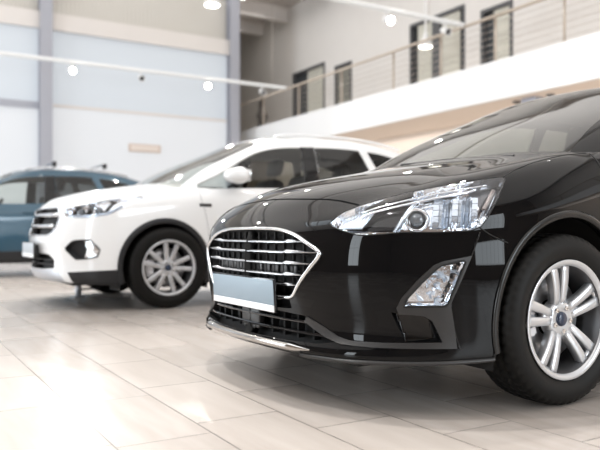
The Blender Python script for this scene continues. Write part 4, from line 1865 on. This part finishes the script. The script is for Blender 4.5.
sedge += list(zip(sex, sey, sez))
sedge += [(4.16, .75, 1.11), (4.25, .68, 1.10), (4.32, .58, 1.09), (4.365, .46, 1.085), (4.39, .33, 1.08), (4.40, .18, 1.08), (4.405, 0, 1.08)]
srows.append(sedge)
sci = {1: (.13, .925), 2: (.20, .965), 3: (.32, 1.0), 4: (.46, 1.028), 5: (.62, 1.055), 6: (.78, 1.08), 7: (.93, 1.103), 8: (1.06, 1.12)}


def s_inner(i, j):
    E = sedge[NF + i]
    cx_, cz_ = sci.get(i, (E[0], E[2] + .08))
    fr = [0, .30, .58, .82][j]
    return (cx_ + (E[0] - cx_) * fr ** 2.2, E[1] * fr, E[2] + (cz_ - E[2]) * (1 - fr ** 2.8))


sbody = half(limit_fit(rounded_box(srows, NF, NF, s_inner, keep_top=lambda i: i < 8), 3, 3))
S0f = [(.90, 0, 1.075), (.91, .21, 1.075), (.945, .44, 1.07), (1.0, .62, 1.055), (1.06, .755, 1.01)]
S0sx = [1.25, 1.50, 1.85, 2.2, 2.6, 3.0, 3.4, 3.7, 3.95]
S0s = [(x, lin(sex, sey)(x) - .03, lin(sex, sez)(x) - .008) for x in S0sx]
S0r = [(4.10, .70, 1.09), (4.20, .58, 1.085), (4.27, .43, 1.08), (4.31, .22, 1.075), (4.32, 0, 1.075)]
S3f = [(1.98, 0, 1.575), (1.985, .20, 1.573), (2.0, .39, 1.565), (2.03, .53, 1.552), (2.08, .60, 1.535)]
S3s = [(2.17, .625, 1.55), (2.28, .635, 1.562), (2.45, .642, 1.575), (2.7, .645, 1.582), (2.95, .642, 1.580), (3.2, .635, 1.565), (3.45, .625, 1.54), (3.68, .61, 1.50), (3.88, .585, 1.455)]
S3r = [(3.99, .54, 1.44), (4.05, .45, 1.44), (4.08, .32, 1.445), (4.10, .16, 1.45), (4.105, 0, 1.45)]
SR0, SR3 = S0f + S0s + S0r, S3f + S3s + S3r
smid = []
for fr, bz, bo in ((.35, .028, .024), (.70, .024, .022)):
    row = []
    for a, b in zip(SR0, SR3):
        x, y, z = [a[k] + (b[k] - a[k]) * fr for k in range(3)]
        sd = min(1, max(0, (x - 1.4) / .6)) * min(1, max(0, (4.1 - x) / .4))
        row.append((x - .012 * (1 - sd) * (1 if x < 2.2 else -1), y + bo * min(1, y / .5), z + bz * (1 - sd)))
    smid.append(row)


def sg_inner(i, j):
    E = SR3[4 + i]
    cxs = [1.98, 2.10, 2.26, 2.45, 2.7, 2.95, 3.2, 3.5, 3.78, 3.97, 4.105]
    czs = [1.575, 1.602, 1.625, 1.64, 1.648, 1.645, 1.63, 1.598, 1.545, 1.495, 1.45]
    fr = [0, .33, .63, .86][j]
    return (cxs[i] + (E[0] - cxs[i]) * fr ** 2, E[1] * fr, czs[i] + (E[2] - czs[i]) * fr ** 2.4)


sgh = half(limit_fit(rounded_box([SR0] + smid + [SR3], 4, 4, sg_inner), 3, 3))
#ENDTRACE

suv = empty('car', (1.2, 6.6, 0))
tag(suv, 'white tall family car with black wheel-arch cladding, parked behind the black hatchback', 'car', 'cars in the showroom')
dress_greenhouse(sgh, suv, dict(
    screen=[(.02, 1.03), (.02, 1.556), (-.20, 1.554), (-.39, 1.545), (-.50, 1.528), (-.565, 1.49), (-.645, 1.31), (-.695, 1.15), (-.725, 1.05), (-.60, 1.03)], screen_x=2.4,
    sides=[('front_side_window', [(1.22, 1.045), (1.42, 1.165), (1.64, 1.29), (1.86, 1.40), (2.05, 1.45), (2.22, 1.472), (2.345, 1.478), (2.36, 1.46), (2.35, 1.25), (2.345, 1.085), (2.33, 1.072), (1.8, 1.058)]),
           ('rear_side_window', [(2.53, 1.078), (2.515, 1.25), (2.515, 1.475), (2.54, 1.488), (2.8, 1.497), (3.03, 1.492), (3.07, 1.47), (3.16, 1.25), (3.21, 1.11), (3.19, 1.098), (2.8, 1.084)]),
           ('quarter_window', [(3.33, 1.115), (3.27, 1.25), (3.18, 1.46), (3.20, 1.482), (3.42, 1.46), (3.62, 1.41), (3.80, 1.32), (3.84, 1.24), (3.72, 1.16), (3.50, 1.12)])],
    pillars=[[(2.340, 1.07), (2.352, 1.45), (2.35, 1.485), (2.51, 1.492), (2.51, 1.25), (2.522, 1.077)]],
    rear=[(.02, 1.14), (.02, 1.41), (-.33, 1.40), (-.44, 1.38), (-.53, 1.22), (-.53, 1.16), (-.40, 1.14)], rear_x=3.9),
    M_white_paint, M_glass, M_glass_dark, M_glass_dark, M_lining)
sskin = Skin(sbody)
okc = lambda c: c.x < .75 and c.y < -.25
SL = [(.500, .832), (.53, .848), (.762, .889), (.95, .925), (1.112, .949), (1.118, .935), (1.072, .90), (.943, .805), (.90, .785), (.761, .766), (.588, .765), (.52, .785)]
slamp = split_off(sbody, cookie(sbody, SL, DU, DV, ok=okc))
orient_out(slamp)
SFG = [(.540, .512), (.615, .572), (.66, .580), (.774, .585), (.83, .53), (.853, .503), (.832, .448), (.74, .432), (.648, .426)]
sfog = split_off(sbody, cookie(sbody, SFG, DU, DV, ok=okc))
orient_out(sfog)
SCL = [(.560, .318), (.85, .334), (.99, .340), (1.10, .342), (1.10, .05), (.62, .05), (.62, .20), (.585, .27)]
sclad = split_off(sbody, cookie(sbody, SCL, DU, DV, ok=lambda c: c.y < -.25 and c.x < .72))
orient_out(sclad)
SGR = [(.02, .856), (-.30, .856), (-.47, .852), (-.515, .82), (-.560, .745), (-.52, .66), (-.46, .632), (-.341, .622), (.02, .612)]
sgr = split_off(sbody, cookie(sbody, SGR, FU, FV, ok=lambda c: c.x < .4))
orient_out(sgr)
SIN = [(.02, .470), (-.30, .468), (-.42, .460), (-.500, .415), (-.49, .345), (-.30, .332), (.02, .328)]
sin_ = split_off(sbody, cookie(sbody, SIN, FU, FV, ok=lambda c: c.x < .4))
orient_out(sin_)
SSK = [(.02, .322), (-.30, .326), (-.50, .335), (-.56, .33), (-.60, .26), (-.60, .15), (.02, .15)]
ssk = split_off(sbody, cookie(sbody, SSK, FU, FV, ok=lambda c: c.x < .4 and c.z < .335))
orient_out(ssk)
SSL = [(1.27, .05), (1.27, .37), (3.20, .39), (3.20, .05)]
ssl = split_off(sbody, cookie(sbody, SSL, SU, SV, ok=lambda c: c.y < -.5))
orient_out(ssl)
for cx_ in (.885, 3.60):
    f = cookie(sbody, arch_poly(cx_, .355, .374), SU, SV, ok=lambda c: c.y < -.60)
    bmesh.ops.delete(sbody, geom=f, context='FACES')
    for b in (sclad, ssl):
        f = cookie(b, arch_poly(cx_, .355, .374), SU, SV, ok=lambda c: c.y < -.60)
        bmesh.ops.delete(b, geom=f, context='FACES')
    for sgn in (-1, 1):
        bm = wheel_liner(cx_, .355, .388, -.90, -.60)
        mesh_obj('wheel_arch_liner', bm if sgn < 0 else mirrored(bm), M_cavity, suv)
        bm = bmesh.new()
        rg = []
        prof = [(.004, .008), (.013, .002), (.015, -.015), (.012, -.034), (.004, -.040), (-.04, -.008), (-.04, .008)]
        for k in range(41):
            a = math.radians(200 - 220 * k / 40)
            x, z = cx_ + .374 * math.cos(a), max(.355 + .374 * math.sin(a), .215)
            p = sskin.side(x, z)
            rad = Vector((math.cos(a), 0, math.sin(a)))
            rg.append([bm.verts.new(Vector((x, p.y, z)) + Vector((0, -1, 0)) * q[0] - rad * q[1]) for q in prof])
        for a, b_ in zip(rg, rg[1:]):
            for k in range(len(prof)):
                bm.faces.new((a[k], a[(k + 1) % len(prof)], b_[(k + 1) % len(prof)], b_[k]))
        bmesh.ops.recalc_face_normals(bm, faces=bm.faces[:])
        mesh_obj('arch_cladding', bm if sgn < 0 else mirrored(bm), M_trim, suv)
orient_out(sbody)
mesh_obj('body', mirrored(sbody, True), M_white_paint, suv)
thicken(sclad, .003, .01)
thicken(ssl, .006, .01)
for sgn in (-1, 1):
    m_ = (lambda b: b.copy()) if sgn < 0 else mirrored
    mesh_obj('bumper_cladding', m_(sclad), M_trim, suv)
    mesh_obj('sill_cladding', m_(ssl), M_trim, suv)
    lens = mesh_obj('headlight', m_(slamp), M_lens, suv)
    bowl = inset_shell(slamp, .045)
    for poly, mi in (([(.56, .785), (.62, .785), (.66, .86), (.60, .85)], 1), ([(.70, .785), (.76, .785), (.78, .87), (.72, .86)], 1),
                     ([(.84, .80), (.88, .80), (.93, .90), (.90, .90)], 1)):
        for f in cookie(bowl, poly, DU, DV):
            f.material_index = mi
    mesh_obj('reflector_bowl', m_(bowl), [M_refl, M_gloss_black], lens)
    bm = bmesh.new()
    add_tube(bm, [sskin.diag(u, z, -.018) for u, z in ((.54, .79), (.60, .782), (.76, .783), (.90, .805), (1.0, .87))], .009, 8)
    mesh_obj('light_strip', bm if sgn < 0 else mirrored(bm), M_lampwhite, lens)
    for (u, z) in ((.66, .815), (.82, .83)):
        bm = bmesh.new()
        R = Matrix.Translation(sskin.diag(u, z, -.03)) @ Matrix.Rotation(math.radians(-50), 4, 'Z')
        add_lathe_y(bm, [(-.02, .0005), (-.018, .016), (-.008, .028), (.02, .034)], 24)
        bmesh.ops.transform(bm, matrix=R, verts=bm.verts[:])
        mesh_obj('projector_lens', bm if sgn < 0 else mirrored(bm), M_projector, lens)
    fb = inset_shell(sfog, .035)
    for f in cookie(fb, [(.50, .40), (.69, .40), (.73, .50), (.70, .60), (.50, .60)], DU, DV):
        f.material_index = 1
    fo = mesh_obj('fog_lamp', m_(fb), [M_refl, M_trim], suv)
    bm = bmesh.new()
    lp = [v.co.copy() for v in boundary_loops(sfog)[0]]
    add_tube(bm, lp[::2], .007, 6, closed=True)
    mesh_obj('fog_lamp_rim', bm if sgn < 0 else mirrored(bm), M_trim, fo)
    mirror_part(suv, 1.56, sgn * .84, 1.155, M_white_paint, w=.235, h=.14, sgn=sgn, deep=1.5)
    for x, z in ((2.12, .93), (3.05, .95)):
        bm = bmesh.new()
        p = sskin.side(x, z)
        add_tube(bm, [(x - .10, p.y - .004, z), (x - .075, p.y - .03, z + .003), (x + .075, p.y - .03, z + .006), (x + .10, p.y - .004, z + .006)], .012, 8)
        mesh_obj('door_handle', bm if sgn < 0 else mirrored(bm), M_white_paint, suv)
    bm = bmesh.new()
    p = sskin.side(1.26, .885)
    add_box(bm, (1.20, p.y - .006, .872), (1.315, p.y + .004, .900), bevel=.004)
    mesh_obj('side_badge', bm if sgn < 0 else mirrored(bm), M_bezel, suv)
    # roof rails
    bm = bmesh.new()
    rp = [(2.10, -.60, 1.575), (2.2, -.615, 1.600), (2.5, -.628, 1.617), (3.0, -.628, 1.617), (3.4, -.618, 1.585), (3.66, -.60, 1.54)]
    add_tube(bm, catmull(rp, 5), .014, 8)
    mesh_obj('roof_rail', bm if sgn < 0 else mirrored(bm), M_white_paint, suv)
    bm = bmesh.new()
    add_box(bm, (-.05, -.15, -.09), (.05, .15, .09), bevel=.03, seg=3)
    bmesh.ops.transform(bm, matrix=Matrix.Translation((4.34, sgn * .66, .98)) @ Matrix.Rotation(sgn * -.6, 4, 'Z'), verts=bm.verts[:])
    mesh_obj('tail_lamp', bm, M_tail, suv)
mesh_obj('skid_plate', mirrored(ssk, True), M_skid, suv)
gr = empty('grille', (0, 0, 0), suv)
mesh_obj('grille_backing', mirrored(inset_shell(sgr, .05), True), M_cavity, gr)
for z, h in ((.795, .026), (.700, .024)):
    bm = bmesh.new()
    hw = .50 if z > .75 else .47
    pts = [sskin.front(y, z, -.004) for y in np.linspace(-hw, hw, 25)]
    add_sweep(bm, pts, [(.004, -h * .6), (.010, 0), (.004, h * .6), (-.03, h), (-.03, -h)], nrm=Vector((-1, 0, 0)))
    bmesh.ops.recalc_face_normals(bm, faces=bm.faces[:])
    mesh_obj('grille_bar', bm, M_satin_bright, gr)
bm = bmesh.new()
hp = SGR[1:-1]
lp = smooth_poly([(y, z) for y, z in hp] + [(-y, z) for y, z in reversed(hp)], 3)
add_sweep(bm, [sskin.front(y, z, .002) for y, z in lp], [(-.01, -.007), (.006, -.006), (.008, 0), (.006, .006), (-.01, .007)], closed=True, nrm=Vector((-1, 0, 0)))
bmesh.ops.recalc_face_normals(bm, faces=bm.faces[:])
mesh_obj('grille_frame', bm, M_satin, gr)
it = empty('lower_intake', (0, 0, 0), suv)
mesh_obj('intake_backing', mirrored(inset_shell(sin_, .06), True), M_cavity, it)
for z in (.375, .415):
    bm = bmesh.new()
    add_sweep(bm, [sskin.front(y, z, -.012) for y in np.linspace(-.47, .47, 21)], [(.004, -.005), (.004, .005), (-.03, .005), (-.03, -.005)], nrm=Vector((-1, 0, 0)))
    bmesh.ops.recalc_face_normals(bm, faces=bm.faces[:])
    mesh_obj('intake_slat', bm, M_trim, it)
pl = empty('number_plate', (-.065, 0, .492), suv)
bm = bmesh.new()
add_box(bm, (0, -.27, -.068), (.014, .27, .068), bevel=.004)
add_box(bm, (.014, -.2, -.05), (.06, .2, .05))
mesh_obj('plate_holder', bm, M_bezel, pl, auto=30)
bm = bmesh.new()
add_box(bm, (-.003, -.262, -.028), (.001, .262, .062), bevel=.001)
mesh_obj('plate_face', bm, M_plate_grey, pl, auto=30)
bm = bmesh.new()
add_box(bm, (-.004, -.262, -.064), (.001, .262, -.0285), bevel=.001)
mesh_obj('plate_strip', bm, M_plate_white, pl, auto=30)
seam('panel_gap', [(1.22, -.82, 1.03), (1.22, -.87, .94), (1.26, -.90, .80), (1.29, -.905, .60), (1.30, -.905, .38)], sskin, suv, M_gap, r=.003)
seam('panel_gap', [(2.42, -.82, 1.06), (2.44, -.88, .9), (2.45, -.905, .6), (2.45, -.905, .4)], sskin, suv, M_gap, r=.003)
seam('panel_gap', [(3.28, -.82, 1.09), (3.26, -.88, .9), (3.16, -.90, .62), (3.14, -.905, .4)], sskin, suv, M_gap, r=.003)
seam('panel_gap', [(.70, -.876, .955), (.85, -.85, .99), (1.0, -.84, 1.01), (1.15, -.83, 1.025)], sskin, suv, M_gap, r=.002)
seam('panel_gap', [(.12, 0, .905), (.115, -.22, .90), (.13, -.40, .893), (.17, -.56, .875)], sskin, suv, M_gap, r=.0025)
bm = bmesh.new()
add_box(bm, (.18, -.60, .20), (4.2, .60, .235), bevel=.01)
add_box(bm, (.52, -.60, .23), (1.25, .60, .70))
add_box(bm, (1.34, -.80, .22), (3.15, .80, .245), bevel=.008)
mesh_obj('underbody', bm, M_cavity, suv, smooth=False)
cabin(suv, 1.45, [(1.95, -.38, .58), (1.95, .38, .58), (2.85, -.38, .56), (2.85, .38, .56)], 0, .72, 1.22, 1.03, zf=.32)
for x, y in ((.912, -1), (.912, 1), (3.60, -1), (3.60, 1)):
    make_wheel(suv, (x, y * .838, .346), .346, .236, .205, 'suv', side=y, phase=math.radians(90 - 8))


# the blue car: the same kind of car, copied part by part, with its own paint
def copy_tree(o, parent=None, swap=None):
    c = o.copy()
    if swap and c.type == 'MESH':
        for i, sl in enumerate(c.material_slots):
            nm = sl.material.name if sl.material else ''
            if nm in swap:
                sl.link = 'OBJECT'
                sl.material = M_satin if o.name.startswith('roof_rail') else swap[nm]
    if parent is not None:
        c.parent = parent
        c.matrix_parent_inverse = o.matrix_parent_inverse.copy()
    SC.collection.objects.link(c)
    for ch in list(o.children):
        copy_tree(ch, c, swap)
    return c


blue = copy_tree(suv, None, {M_white_paint.name: M_blue_paint})
blue.location = (-.25, 11.62, 0)
tag(blue, 'steel blue tall car with roof bars, half hidden behind the white car', 'car', 'cars in the showroom')
for x in (2.52, 3.28):
    for sgn in (-1, 1):
        bm = bmesh.new()
        add_box(bm, (x - .03, sgn * .62 - .035, 1.64), (x + .03, sgn * .62 + .035, 1.72), bevel=.012)
        mesh_obj('roof_bar_foot', bm, M_trim, blue)
    bm = bmesh.new()
    add_box(bm, (x - .022, -.60, 1.70), (x + .022, .60, 1.722), bevel=.006)
    mesh_obj('roof_bar', bm, M_satin, blue)

# ------------------------------------------------------------------ small things about the hall
st = empty('floor_stand', (1.70, 7.12, 0))
tag(st, 'short silver post on the floor beneath the nose of the white car', 'stand')
bm = bmesh.new()
add_box(bm, (-.06, -.05, 0), (.06, .05, .012), bevel=.003)
mesh_obj('base', bm, M_skid, st, auto=30)
bm = bmesh.new()
add_tube(bm, [(0, 0, .012), (0, 0, .19)], .032, 16)
mesh_obj('post', bm, M_skid, st, auto=40)
bm = bmesh.new()
add_tube(bm, [(.03, 0, .075), (.22, 0, .085)], .009, 8)
mesh_obj('bar', bm, M_trim, st)
